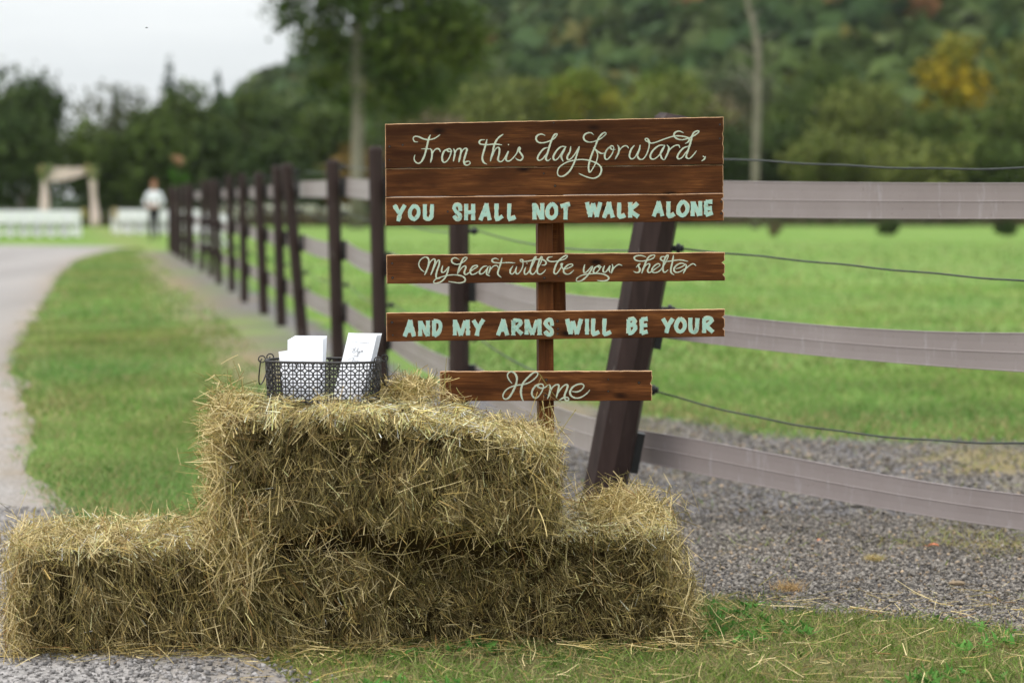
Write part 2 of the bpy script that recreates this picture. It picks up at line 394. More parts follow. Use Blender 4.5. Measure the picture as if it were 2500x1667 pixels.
# driveway: a gravel sheet with an uneven edge
ys = np.concatenate([np.arange(2.0, 16, 0.15), np.arange(16, 62, 0.7), np.arange(62, 69.3, 0.5)])
Vd = []
for i, y in enumerate(ys):
    w = vnoise(np.array([[y * 1.0, 0.0]]), 2.0, 7)[0]
    e = float(drive_edge(y)) + 0.07 * w if y <= 63.5 else float(np.interp(y, [63.5, 65, 67, 69.3], [-10.5, -12.5, -16.0, -26]))
    for t in (0, 0.006, 0.014, 0.025, 0.05, 0.12, 0.3, 0.6, 1.0): Vd.append((e - t * (14 + 0.25 * y) , y, 0.004))
nd_ = len(ys); kk = (np.arange(nd_ - 1)[:, None] * 9 + np.arange(8)[None, :]).ravel()
def m_drive():
    m, nt, b = new_mat('pale_gravel', 0.95, 0.03)
    v = worldpos(nt); n2 = noise(nt, v, 1.2, 5, 0.6); vo = nt.nodes.new('ShaderNodeTexVoronoi'); vo.inputs['Scale'].default_value = 75
    nt.links.new(v, vo.inputs['Vector'])
    c = ramp(nt, vo.outputs['Color'], [(0.1, (0.19, 0.18, 0.175)), (0.5, (0.335, 0.315, 0.305)), (0.9, (0.48, 0.45, 0.44))])
    c = mixc(nt, ramp(nt, n2, [(0.42, 0.0), (0.7, 0.45)]), c, (0.33, 0.285, 0.26))
    sp = nt.nodes.new('ShaderNodeSeparateColor'); nt.links.new(attr(nt).outputs['Color'], sp.inputs[0]); n5 = noise(nt, v, 6.0, 5, 0.7)
    k5 = nt.nodes.new('ShaderNodeMath'); k5.operation = 'MULTIPLY'; nt.links.new(sp.outputs[0], k5.inputs[0]); nt.links.new(ramp(nt, n5, [(0.35, 0.25), (0.6, 1.0)]), k5.inputs[1])
    c = mixc(nt, k5.outputs[0], c, (0.27, 0.20, 0.115))
    c = mixc(nt, ramp(nt, noise(nt, worldpos(nt, (0.9, 0.12, 1)), 1.0, 4, 0.6), [(0.42, 0.45), (0.6, 0.0)]), c, (0.22, 0.205, 0.195))
    nt.links.new(c, b.inputs['Base Color']); bump(nt, b, vo.outputs['Distance'], 0.6, 0.01); return m
dv = link('driveway', np_mesh('driveway', np.array(Vd), np.stack([kk, kk + 9, kk + 10, kk + 1], -1), np.tile(np.array([[0.9, 0, 0], [0.5, 0, 0], [0.2, 0, 0], [0.05, 0, 0], [0, 0, 0], [0, 0.2, 0], [0, 0, 0], [0, 0, 0], [0, 0, 0]], float), (nd_, 1)), True), m_drive())
tag(dv, 'pale grey gravel driveway curving away on the left', 'driveway', kind='structure')

# loose stones (crushed rock)
def stones(P, size, col, g):
    n = len(P)
    c8 = np.array([(1, 0, 0), (-1, 0, 0), (0, 1, 0), (0, -1, 0), (0, 0, 1), (0, 0, -1)], float) * 0.62
    V = c8[None] * (0.6 + 0.8 * g.random((n, 6, 1))) + g.normal(size=(n, 6, 3)) * 0.15
    A = unit(g.normal(size=(n, 4))); w, x, y, z = A.T
    Rm = np.stack([1 - 2 * (y * y + z * z), 2 * (x * y - z * w), 2 * (x * z + y * w), 2 * (x * y + z * w), 1 - 2 * (x * x + z * z), 2 * (y * z - x * w), 2 * (x * z - y * w), 2 * (y * z + x * w), 1 - 2 * (x * x + y * y)], -1).reshape(n, 3, 3)
    V = np.einsum('nij,nkj->nki', Rm, V) * size[:, None, None]
    V[:, :, 2] *= 0.75
    V += P[:, None, :]
    f = np.array([(0, 2, 4), (2, 1, 4), (1, 3, 4), (3, 0, 4), (2, 0, 5), (1, 2, 5), (3, 1, 5), (0, 3, 5)])
    Fq = (np.arange(n)[:, None, None] * 6 + f[None]).reshape(-1, 3)
    return V.reshape(-1, 3), Fq, np.repeat(col, 6, axis=0)
g = np.random.default_rng(3)
def scatter(n, x0, x1, y0, y1, g): return g.uniform(x0, x1, n), g.uniform(y0, y1, n)
lst = []
for n, x0, x1, y0, y1, s0, s1 in [(50000, 0.25, 1.85, 6.5, 9.2, 0.005, 0.0135), (16000, 0.2, 2.9, 9.2, 13.4, 0.009, 0.019)]:
    x, y = scatter(n, x0, x1, y0, y1, g); gmk, dmk = masks(x, y)
    k = g.random(n) < gmk * (1 - 0.75 * dmk)
    x, y = x[k], y[k]; n = len(x); s = s0 + (s1 - s0) * g.random(n) ** 2.2
    t = g.random((n, 1)); c = np.array([[0.066, 0.059, 0.054]]) * (1 - t) + np.array([[0.345, 0.31, 0.275]]) * t
    c = c * (1 + 0.10 * g.normal(size=(n, 1))); br = g.random(n) < 0.06; c[br] = c[br] * np.array([1.5, 1.25, 0.95])
    lst.append(stones(np.stack([x, y, -0.002 + s * 0.25], -1), s, np.clip(c, 0.02, 0.6), g))
V, Fq, C = join_arrays(lst)
o = link('dark_gravel', np_mesh('dark_gravel', V, Fq, C), M['stone']); tag(o, 'dark grey crushed stone spread round the fence corner', 'gravel', kind='stuff')
n = 26000; x, y = scatter(n, -2.2, -0.35, 5.4, 9.4, g)
k = (x < drive_edge(y) + 0.05 * g.normal(size=n)) & ((y < 6.7) | (x < -1.3)); x, y = x[k], y[k]; n = len(x)
s = 0.0055 + 0.010 * g.random(n) ** 2.4; t = g.random((n, 1)) ** 1.2
c = np.array([[0.12, 0.113, 0.11]]) * (1 - t) + np.array([[0.42, 0.395, 0.385]]) * t
V, Fq, C = stones(np.stack([x, y, 0.004 + s * 0.25], -1), s, c, g)
o = link('pale_gravel', np_mesh('pale_gravel', V, Fq, C), M['stone']); tag(o, 'loose pale grey gravel stones on the driveway in front of hay', 'gravel', kind='stuff')

# grass blades
def blades(x, y, h0, h1, w0, w1, cols, g, lean=0.55, z=-0.006, segs=2, dryf=None):
    n = len(x); P = np.stack([x, y, np.full(n, z)], -1)
    az = g.uniform(0, 2 * np.pi, n); ln = np.abs(g.normal(size=n)) * lean
    D = unit(np.stack([np.cos(az) * ln, np.sin(az) * ln, np.ones(n)], -1))
    az2 = g.uniform(0, 2 * np.pi, n); S = np.stack([np.cos(az2), np.sin(az2), np.zeros(n)], -1); S = unit(S - D * (S * D).sum(-1, keepdims=True))
    hl = g.uniform(h0, h1, n); wd = g.uniform(w0, w1, n)
    b = np.stack([np.cos(az), np.sin(az), -0.4 * np.ones(n)], -1) * g.uniform(0.1, 0.6, n)[:, None]
    cc = np.array(cols); i = g.integers(0, len(cc), n); j = g.integers(0, len(cc), n); t = g.random((n, 1))
    c = (cc[i] * t + cc[j] * (1 - t)) * (1 + 0.15 * g.normal(size=(n, 1)))
    pt = np.stack([x, y * 0.6], -1); c = c * (1 + 0.24 * vnoise(pt, 2.6, 51) + 0.22 * vnoise(pt, 0.8, 52))[:, None]; c[:, 0] *= 1 + 0.22 * vnoise(pt, 1.3, 53)
    if dryf is not None:
        d = g.random(n) < dryf; c[d] = np.array([0.34, 0.275, 0.135]) * (0.6 + 0.7 * g.random((d.sum(), 1)))
    return ribbons(P, D, S, hl, wd, b, np.clip(c, 0.01, 0.8), segs, 0.85)
G1 = [(0.11, 0.19, 0.030), (0.17, 0.225, 0.05), (0.22, 0.25, 0.07), (0.08, 0.14, 0.025), (0.29, 0.25, 0.11)]
G2 = [(0.13, 0.262, 0.052), (0.185, 0.295, 0.078), (0.25, 0.32, 0.108), (0.105, 0.215, 0.046), (0.31, 0.325, 0.14)]
lst = []
# foreground turf, trampled, mixed with hay
n = 52000; x, y = scatter(n, -0.72, 2.0, 5.55, 7.5, g); gmk, dmk = masks(x, y)
pn = vnoise(np.stack([x, y], -1), 6.0, 21)
k = (x > drive_edge(y) + 0.06 * vnoise(np.stack([x, y], -1), 9, 22)) & (g.random(n) < (1 - gmk) * np.clip(0.80 + 0.5 * pn, 0.12, 1.0)); x, y = x[k], y[k]
lst.append(blades(x, y, 0.012, 0.052, 0.0018, 0.0045, G1, g, 1.0, -0.005, 2, 0.18 + 0.3 * (np.clip(-pn[k], 0, 1))))
# broad little weeds
n = 900; x, y = scatter(n, -0.6, 1.9, 5.7, 7.2, g); gmk, dmk = masks(x, y)
k = (x > drive_edge(y)) & (gmk < 0.3) & (vnoise(np.stack([x, y], -1), 4.5, 30) > 0.25); x, y = x[k], y[k]
for _ in range(5):
    lst.append(blades(x + g.normal(size=len(x)) * 0.012, y + g.normal(size=len(x)) * 0.012, 0.015, 0.035, 0.010, 0.018, [(0.075, 0.19, 0.035), (0.11, 0.23, 0.05)], g, 1.3, 0.004, 3))
# verge left of the fence
for n, y0, y1, hh, ww in [(52000, 7.0, 13.0, (0.02, 0.055), (0.003, 0.006)), (36000, 13.0, 24, (0.025, 0.06), (0.005, 0.011)), (22000, 24, 60, (0.03, 0.07), (0.012, 0.025))]:
    y = g.uniform(y0, y1, n); xa = drive_edge(y); xb = np.where(y < 9, 0.4, fence_x(y) - 0.5); x = xa - 0.10 * g.random(n) ** 3 * (1 + vnoise(np.stack([y, y], -1), 5, 3)) + (xb - xa) * g.random(n)
    gmk, dmk = masks(x, y)
    k = (g.random(n) < (1 - gmk) * (1 - 0.75 * dmk)) & ~((y < 7.0) & (x > -1.4)); x, y = x[k], y[k]
    lst.append(blades(x, y, *hh, *ww, G2, g, 0.6, -0.005, 2, 0.10 + 0.35 * np.clip(vnoise(np.stack([x, y], -1), 2.2, 61) - 0.15, 0, 1) + 0.25 * np.exp(-((y - 8.6) / 1.1) ** 2)))
# field beyond the fence
for n, y0, y1, hh, ww in [(46000, 11.2, 17, (0.02, 0.06), (0.004, 0.009)), (34000, 17, 34, (0.03, 0.07), (0.010, 0.02)), (14000, 34, 70, (0.04, 0.08), (0.025, 0.045))]:
    y = g.uniform(y0, y1, n); xa = np.maximum(fence_x(y) + 0.6, -0.16 * y); x = xa + (0.24 * y - xa) * g.random(n)
    gmk, dmk = masks(x, y); n3_ = vnoise(np.stack([x * 0.3, y], -1), 1.6, 33)
    k = g.random(n) < (1 - gmk) * np.clip(0.75 + 0.4 * n3_, 0.2, 1); x, y = x[k], y[k]
    near = np.exp(-((y - field_y(x) - 0.3) / 0.8) ** 2)
    lst.append(blades(x, y, *hh, *ww, G2, g, 0.6, -0.005, 2, 0.06 + 0.3 * near))
# wisps of grass and dry stalks in the gravel
n = 26000; x, y = scatter(n, 0.2, 3.0, 6.9, 13.2, g); gmk, dmk = masks(x, y)
k = (gmk > 0.3) & (g.random(n) < dmk * 1.0 + 0.06); x, y = x[k], y[k]
lst.append(blades(x, y, 0.012, 0.05, 0.002, 0.004, [(0.30, 0.29, 0.12), (0.17, 0.24, 0.06), (0.24, 0.28, 0.10)], g, 1.4, 0.002, 2, 0.3))
V, Fq, C = join_arrays(lst)
o = link('grass', np_mesh('grass', V, Fq, C), M['grass']); tag(o, 'short green grass on the verge, the field and in front of the hay', 'grass', kind='stuff')

# ---------------------------------------------------------------- hay bales
STRAW = np.array([(0.60, 0.47, 0.22), (0.50, 0.385, 0.16), (0.40, 0.29, 0.10), (0.295, 0.225, 0.08), (0.215, 0.185, 0.06), (0.175, 0.155, 0.052), (0.25, 0.145, 0.055), (0.40, 0.33, 0.155)])
SW = np.array([0.08, 0.12, 0.16, 0.19, 0.17, 0.13, 0.09, 0.06])
def straw_cols(n, g, pale=0.0):
    i = g.choice(len(STRAW), n, p=SW); c = STRAW[i] * (1 + 0.16 * g.normal(size=(n, 1)))
    if np.isscalar(pale): pale = np.full(n, pale)
    k = g.random(n) < pale; c[k] = np.array([0.70, 0.565, 0.30]) * (0.8 + 0.35 * g.random((k.sum(), 1)))
    return np.clip(c, 0.02, 0.8)
def hay_bale(loc, dims, rz, n, seed, label, pitch=0.0, rad=0.055, lean=0.0, bushy=(), short=0.0, drop=0.0, dipl=0.0, dipr=0.0, rng_l=(0.25, 1.0), rng_r=(0.25, 1.0)):
    def zfac(u): return 1 - drop * np.clip((u + 0.35) / 1.35, 0, 1) - dipr * sstep(u, *rng_r) - dipl * sstep(-u, *rng_l)
    g = np.random.default_rng(seed); h = np.array(dims) / 2
    root = empty('hay_bale', loc, rz, label, 'hay bale', 'hay bales stacked beside the sign')
    root.rotation_euler = (0, pitch, rz)
    def surf(n, faces, wts):
        f = g.choice(faces, n, p=np.array(wts) / sum(wts)); q = g.uniform(-1, 1, (n, 3))
        for k, (ax, sg) in enumerate(((1, -1), (2, 1), (0, -1), (0, 1), (1, 1))): q[f == k, ax] = sg
        q = q * h; inner = h - rad; lo_ = -inner.copy()
        if loc[2] < 0.1: lo_[2] = -h[2]
        c = np.clip(q, lo_, inner); d = q - c; nr = unit(d); p = c + nr * rad
        lump = 0.014 * vnoise(p, 8.0, seed) + 0.016 * vnoise(p, 21.0, seed + 1) + 0.012 * vnoise(p, 48.0, seed + 2)
        fl = -0.024 * np.abs(np.cos(np.pi * (p[:, 0] + 0.02 * np.sin(p[:, 2] * 9 + seed)) / 0.115)) ** 10
        p = p + nr * (lump + fl)[:, None]
        p[:, 0] += lean * (h[2] - p[:, 2]) * p[:, 0] / h[0]
        p[:, 2] = (p[:, 2] + h[2]) * zfac(p[:, 0] / h[0])
        return p, nr, f
    # rough core so that no light leaks through
    bm = bmesh.new(); bmesh.ops.create_cube(bm, size=2.0); bmesh.ops.subdivide_edges(bm, edges=bm.edges[:], cuts=7, use_grid_fill=True)
    for v in bm.verts:
        q = np.array(v.co) * (h - np.array([0.07, 0.075, 0.03])); inner = h - np.array([0.07, 0.075, 0.03]) - rad * 0.7; c = np.clip(q, -inner, inner); d = q - c; l = np.linalg.norm(d)
        p = c + d / max(l, 1e-6) * min(l, rad); p = p + unit(d[None])[0] * 0.012 * vnoise(p[None], 14, seed)[0]
        p[0] += lean * (h[2] - p[2]) * p[0] / h[0]; p[2] = (p[2] + h[2] - 0.012) * float(zfac(p[0] / h[0]))
        if loc[2] > 0.1 and v.co.z < -0.5: p[2] -= 0.12; p[0] *= 1.08; p[1] = p[1] * 0.45 + 0.03
        v.co = p
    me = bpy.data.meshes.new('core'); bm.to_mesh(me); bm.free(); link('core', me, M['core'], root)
    lst = []
    # packed straw, in small wisps that share a direction and a tint
    nc = n // 9; n = nc * 9; pc, nrc, fc = surf(nc, [0, 1, 2, 3, 4], [0.46, 0.22, 0.10, 0.12, 0.10])
    depc = -0.085 * g.random(nc) ** 0.9 + 0.008; i = np.repeat(np.arange(nc), 9); nr = nrc[i]
    pk = vnoise(pc, 24.0, seed + 11) + 0.8 * vnoise(pc, 55.0, seed + 12); depc = depc - 0.045 * np.clip(-pk, 0, 1.2) * np.where(nrc[:, 2] > 0.6, 0.35, 1.0) + 0.008 * np.clip(pk, 0, 1)
    depc = np.where(nrc[:, 2] > 0.6, depc * 0.5, depc)
    upv = np.tile([0., 0., 1.], (nc, 1)); top = nrc[:, 2] > 0.75
    upv[top] = np.stack([0.5 * g.normal(size=top.sum()), np.ones(top.sum()), 0 * np.ones(top.sum())], -1)
    tv = unit(upv - nrc * (upv * nrc).sum(-1, keepdims=True)); th = np.cross(nrc, tv)
    ang = 0.9 * vnoise(pc, 7.0, seed + 3) + 0.38 * g.normal(size=nc)
    un = g.random(nc) < (0.28 + 0.35 * short); ang[un] = g.uniform(0, np.pi, un.sum())
    lift_ = g.normal(size=nc) * (0.20 + 0.16 * short)
    ang = ang[i] + 0.17 * g.normal(size=n); lf = lift_[i] + 0.10 * g.normal(size=n)
    D = unit(tv[i] * np.cos(ang)[:, None] + th[i] * np.sin(ang)[:, None] + nr * lf[:, None])
    sp_ = np.where(g.random(nc) < 0.3, 0.020, 0.008)[i]
    p = pc[i] + nr * (depc[i] + 0.004 * g.normal(size=n))[:, None] + (tv[i] * g.normal(size=(n, 1)) + th[i] * g.normal(size=(n, 1))) * sp_[:, None]
    Ln = (np.where(g.random(nc) < 0.3, g.uniform(0.008, 0.025, nc), g.uniform(0.022, 0.075, nc))[i] * g.uniform(0.6, 1.2, n)) * (1 - 0.5 * short); Wd = np.where(g.random(n) < 0.10, g.uniform(0.0019, 0.0034, n), g.uniform(0.0007, 0.0016, n))
    S = unit(np.cross(D, unit(nr + 0.7 * g.normal(size=(n, 3)))))
    bend = (nr * (-0.05) + 0.06 * g.normal(size=(n, 3)))
    pale = np.where(nr[:, 2] > 0.45, 0.5, np.where(nr[:, 0] < -0.5, 0.35, 0.13)); cA = straw_cols(nc, g, 0.03)[i]; cB = straw_cols(n, g, pale); painted_light = np.where(nr[:, 2] > 0.45, 1.4, np.where(nr[:, 0] < -0.5, 0.9, 0.47))  # bleached tops; light from above and left also painted into the straw tone
    if loc[2] < 0.1:                              # shade under the upper bale, painted into the straw as a darker colour
        cov = (zfac(pc[:, 0] / h[0]) < 0.93)[i] & (nr[:, 2] > 0.3); painted_light[cov] = 0.40; cB[cov] = straw_cols(int(cov.sum()), g, 0.0)
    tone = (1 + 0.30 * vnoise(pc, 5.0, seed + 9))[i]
    lst.append(ribbons(p - D * (Ln / 2)[:, None], D, S, Ln, Wd, bend, np.clip((cA * 0.45 + cB * 0.55) * (tone * painted_light * np.exp(0.62 * g.normal(size=n)))[:, None], 0.008, 0.8), 2, 0.35))
    # longer loose straws lying over the skin and drooping over the edges
    m = 1500; p, nr, f = surf(m, [0, 1, 2, 3, 4], [0.34, 0.34, 0.14, 0.12, 0.06]); p = p + nr * (0.004 + 0.012 * g.random(m))[:, None]
    rnd = g.normal(size=(m, 3)); D = unit(rnd - nr * (rnd * nr).sum(-1, keepdims=True) + nr * (0.22 * g.normal(size=m))[:, None] + np.array([0, 0, -0.35]))
    Ln = 0.02 + 0.10 * g.random(m) ** 2.2; S = unit(np.cross(D, unit(nr + 0.6 * g.normal(size=(m, 3)))))
    bend = np.array([0, 0, -0.12]) * g.random((m, 1)) + 0.06 * g.normal(size=(m, 3))
    lst.append(ribbons(p - D * (Ln * 0.4)[:, None], D, S, Ln, g.uniform(0.0007, 0.0015, m), bend, straw_cols(m, g, 0.28), 3, 0.4))
    # stray ends sticking out, thickest along the edges
    m = 900; p, nr, f = surf(m * 4, [0, 1, 2, 3, 4], [0.2, 0.3, 0.2, 0.22, 0.08]); e = (np.abs(nr) > 0.35).sum(-1) >= 2
    k = np.where(e | (g.random(len(p)) < 0.05))[0][:m]; p, nr = p[k], nr[k]; m = len(p)
    D = unit(nr * 0.8 + g.normal(size=(m, 3)) * 0.75); Ln = g.uniform(0.015, 0.065, m); S = unit(np.cross(D, g.normal(size=(m, 3))))
    bend = np.array([0, 0, -0.25]) * g.random((m, 1)) + 0.08 * g.normal(size=(m, 3))
    lst.append(ribbons(p - nr * 0.01, D, S, Ln, g.uniform(0.0009, 0.0022, m), bend, straw_cols(m, g, 0.45), 3, 0.5))
    for (bx, by, bz, sx, sy, sz, m, out, down) in bushy:
        p = np.array([bx, by, bz]) + g.normal(size=(m, 3)) * np.array([sx, sy, sz]); o_ = np.array(out)
        D = unit(o_ + g.normal(size=(m, 3)) * 0.8); Ln = g.uniform(0.025, 0.11, m); S = unit(np.cross(D, g.normal(size=(m, 3))))
        bend = np.array([0, 0, -down]) * g.random((m, 1)) + 0.08 * g.normal(size=(m, 3))
        lst.append(ribbons(p - D * (Ln * 0.5)[:, None], D, S, Ln, g.uniform(0.0010, 0.0026, m), bend, straw_cols(m, g, 0.35), 3, 0.4))
    if loc[2] > 0.1:
        lst[1] = tuple(lst[1]); V1 = lst[1][0]; ok = V1[:, 2].reshape(-1, 8).min(1) > -0.005
        vv = V1.reshape(-1, 8, 3)[ok].reshape(-1, 3); lst[1] = (vv, lst[1][1].reshape(-1, 3, 4)[:ok.sum()].reshape(-1, 4), lst[1][2].reshape(-1, 8, 3)[ok].reshape(-1, 3))
    V, Fq, C = join_arrays(lst)
    V[:, 2] = np.maximum(V[:, 2], 0.002 if loc[2] < 0.1 else -0.2)
    o = link('straw', np_mesh('straw', V, Fq, C), M['straw'], root); tag(o, kind='stuff')
    return root
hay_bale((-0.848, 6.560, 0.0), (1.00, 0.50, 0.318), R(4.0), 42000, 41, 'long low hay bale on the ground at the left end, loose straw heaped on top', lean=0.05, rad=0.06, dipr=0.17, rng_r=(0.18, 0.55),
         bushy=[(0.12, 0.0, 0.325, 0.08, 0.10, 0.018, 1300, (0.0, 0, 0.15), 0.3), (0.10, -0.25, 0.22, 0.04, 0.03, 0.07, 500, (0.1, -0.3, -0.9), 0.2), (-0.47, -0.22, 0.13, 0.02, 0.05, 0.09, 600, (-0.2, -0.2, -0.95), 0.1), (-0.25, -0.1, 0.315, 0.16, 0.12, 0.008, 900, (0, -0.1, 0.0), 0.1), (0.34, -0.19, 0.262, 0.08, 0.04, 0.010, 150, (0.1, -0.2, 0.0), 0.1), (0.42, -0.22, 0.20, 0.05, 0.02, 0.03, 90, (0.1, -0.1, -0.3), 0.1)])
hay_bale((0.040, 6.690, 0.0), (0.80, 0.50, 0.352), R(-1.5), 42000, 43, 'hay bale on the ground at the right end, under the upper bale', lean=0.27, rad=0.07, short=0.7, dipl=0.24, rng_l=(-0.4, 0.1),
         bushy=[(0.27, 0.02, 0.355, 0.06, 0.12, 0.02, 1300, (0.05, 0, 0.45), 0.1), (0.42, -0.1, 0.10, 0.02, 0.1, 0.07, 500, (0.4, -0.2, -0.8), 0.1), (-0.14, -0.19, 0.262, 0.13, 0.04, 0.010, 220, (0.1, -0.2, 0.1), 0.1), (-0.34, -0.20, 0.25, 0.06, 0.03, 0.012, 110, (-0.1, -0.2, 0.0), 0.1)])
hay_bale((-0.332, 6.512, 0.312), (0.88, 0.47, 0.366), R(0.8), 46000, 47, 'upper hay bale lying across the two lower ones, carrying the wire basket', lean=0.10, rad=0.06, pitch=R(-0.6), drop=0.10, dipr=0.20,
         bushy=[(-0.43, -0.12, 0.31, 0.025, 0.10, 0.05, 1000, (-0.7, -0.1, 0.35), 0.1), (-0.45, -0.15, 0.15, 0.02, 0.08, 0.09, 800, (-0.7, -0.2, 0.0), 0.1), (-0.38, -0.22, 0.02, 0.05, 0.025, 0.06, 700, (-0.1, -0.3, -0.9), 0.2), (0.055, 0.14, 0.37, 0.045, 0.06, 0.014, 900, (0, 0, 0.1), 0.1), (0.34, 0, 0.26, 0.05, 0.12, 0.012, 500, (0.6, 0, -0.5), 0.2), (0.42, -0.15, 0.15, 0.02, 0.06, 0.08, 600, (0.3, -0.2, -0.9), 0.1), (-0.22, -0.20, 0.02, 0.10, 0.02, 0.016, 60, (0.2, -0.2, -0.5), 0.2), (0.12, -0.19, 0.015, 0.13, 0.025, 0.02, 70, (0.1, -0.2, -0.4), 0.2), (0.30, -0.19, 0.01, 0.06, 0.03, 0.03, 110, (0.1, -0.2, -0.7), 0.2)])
# straw scattered on the ground
g = np.random.default_rng(77); m = 2400
x = np.concatenate([g.uniform(-1.45, 0.62, 900), g.uniform(-0.7, 1.6, 1500)]); y = np.concatenate([6.31 + 0.11 * np.clip(x[:900] + 0.9, 0, 1) - np.abs(g.normal(size=900)) * 0.05, g.uniform(5.9, 7.3, 1500)])
az = g.uniform(0, 2 * np.pi, m); D = unit(np.stack([np.cos(az), np.sin(az), 0.12 * g.normal(size=m)], -1)); Ln = g.uniform(0.03, 0.13, m)
S = unit(np.cross(D, np.array([0, 0, 1.0]) + 0.5 * g.normal(size=(m, 3))))
V, Fq, C = ribbons(np.stack([x, y, 0.012 + 0.03 * g.random(m) * (g.random(m) < 0.6)], -1), D, S, Ln, g.uniform(0.001, 0.0028, m), 0.12 * g.normal(size=(m, 3)), straw_cols(m, g, 0.12), 2, 0.4)
V[:, 2] = np.maximum(V[:, 2], 0.003)
o = link('loose_straw', np_mesh('loose_straw', V, Fq, C), M['straw']); tag(o, 'loose straw strewn on the ground round the bales', 'straw', kind='stuff')

# ---------------------------------------------------------------- painted strokes
def smooth_path(pts, step):
    """Catmull-Rom through 2-D points, resampled"""
    P = [np.array(p, float) for p in pts]
    if len(P) == 2: 
        n = max(2, int(np.linalg.norm(P[1] - P[0]) / step)); return np.array([P[0] + (P[1] - P[0]) * t for t in np.linspace(0, 1, n + 1)])
    closed = np.allclose(P[0], P[-1])
    Q = [P[-2] if closed else 2 * P[0] - P[1]] + P + [P[1] if closed else 2 * P[-1] - P[-2]]
    out = []
    for i in range(1, len(Q) - 2):
        a, b, c, d = Q[i - 1:i + 3]; n = max(2, int(np.linalg.norm(c - b) / step))
        for t in np.linspace(0, 1, n, endpoint=False):
            out.append(0.5 * ((2 * b) + (-a + c) * t + (2 * a - 5 * b + 4 * c - d) * t * t + (-a + 3 * b - 3 * c + d) * t ** 3))
    out.append(Q[-2]); return np.array(out)
def stroke(mb, pts, w, y, dome, mi, script, g, wob=0.06):
    path = smooth_path(pts, max(w * 0.45, 0.0012)); n = len(path)
    t = np.gradient(path, axis=0); t = t / np.maximum(np.linalg.norm(t, axis=1, keepdims=True), 1e-9); nn = np.stack([-t[:, 1], t[:, 0]], -1)
    u = np.linspace(0, 1, n)
    if script:
        ww = w * (0.72 + 0.38 * np.clip(-t[:, 1], 0, 1)); L_ = min(0.45, 2.2 * w / max(1e-6, np.linalg.norm(np.diff(path, axis=0), axis=1).sum()))
        ww = ww * (0.42 + 0.58 * np.clip(np.minimum(u, 1 - u) / max(L_, 1e-3), 0, 1))
    else:
        ww = w * (1.0 + 0.06 * np.abs(2 * u - 1)); 
        path[0] -= t[0] * w * 0.08; path[-1] += t[-1] * w * 0.08
    ww = ww * (1 + wob * g.normal(size=n))
    V = []
    for i in range(n):
        yy = y - 0.00012 * u[i]
        a = path[i] - nn[i] * ww[i] / 2; b = path[i] + nn[i] * ww[i] / 2
        V += [(a[0], yy, a[1]), (path[i][0], yy - dome, path[i][1]), (b[0], yy, b[1])]
    Fq = []
    for i in range(n - 1):
        k = 3 * i; Fq += [(k, k + 1, k + 4, k + 3), (k + 1, k + 2, k + 5, k + 4)]
    mb.add(V, Fq, mi)

# ---------------------------------------------------------------- the sign
sign = empty('wooden_sign', (0.1243, 7.0, 0), R(-4), 'tall plank sign stained reddish brown with hand painted mint lettering', 'sign')
PLANKS = [((-0.4934, 1.4214), (0.4849, 1.4399), (0.4843, 1.3036), (-0.4933, 1.2938)), ((-0.4933, 1.2920), (0.4843, 1.3027), (0.4847, 1.2221), (-0.4931, 1.2112)),
          ((-0.4931, 1.2089), (0.4853, 1.2209), (0.4863, 1.1420), (-0.4930, 1.1268)), ((-0.4910, 1.0426), (0.4900, 1.0518), (0.4904, 0.9701), (-0.4902, 0.9587)),
          ((-0.4918, 0.8734), (0.4904, 0.8878), (0.4908, 0.8086), (-0.4912, 0.7901)), ((-0.3350, 0.7037), (0.2824, 0.7084), (0.2815, 0.6222), (-0.3352, 0.6174))]
NOTCH = {0: [(0.33, 0.008), (0.55, 0.006)], 2: [(0.2, 0.012), (0.62, 0.010)], 3: [(0.36, 0.014), (0.80, 0.013)], 4: [(0.30, 0.016), (0.72, 0.008)], 5: [(0.40, 0.012)]}
PLABEL = ['broad dark topmost plank lettered From this day forward', 'plain middle plank of the top panel with script tails over it', 'lowest plank of the top panel lettered YOU SHALL NOT WALK ALONE',
          'plank lettered My heart will be your shelter', 'plank lettered AND MY ARMS WILL BE YOUR', 'short lowest plank lettered Home']
SCREWS = {0: [(-0.4424, 1.3612), (-0.4808, 1.3174), (-0.4807, 1.3565), (-0.0038, 1.4241), (0.474, 1.418), (0.474, 1.378)], 1: [(-0.0327, 1.2782), (0.0, 1.2425)], 2: [(0.0095, 1.1917), (0.012, 1.162), (-0.3116, 1.168), (0.479, 1.197), (0.479, 1.163)],
          3: [(-0.0307, 0.9766), (0.0106, 0.9822), (-0.474, 1.018), (-0.473, 0.976)], 4: [(0.0075, 0.8516), (0.0087, 0.8290), (0.0087, 0.8150), (-0.4750, 0.8463), (-0.4727, 0.8093)], 5: [(-0.0248, 0.6812), (-0.0271, 0.6363), (-0.3223, 0.6692), (0.1550, 0.6833), (0.1551, 0.6488), (0.2440, 0.6742)]}
g = np.random.default_rng(5); TH = 0.018
M['hole'] = m_plain('nail_hole', (0.012, 0.008, 0.006), 0.8, 0.2, 0.3, 200)
plank_objs = []
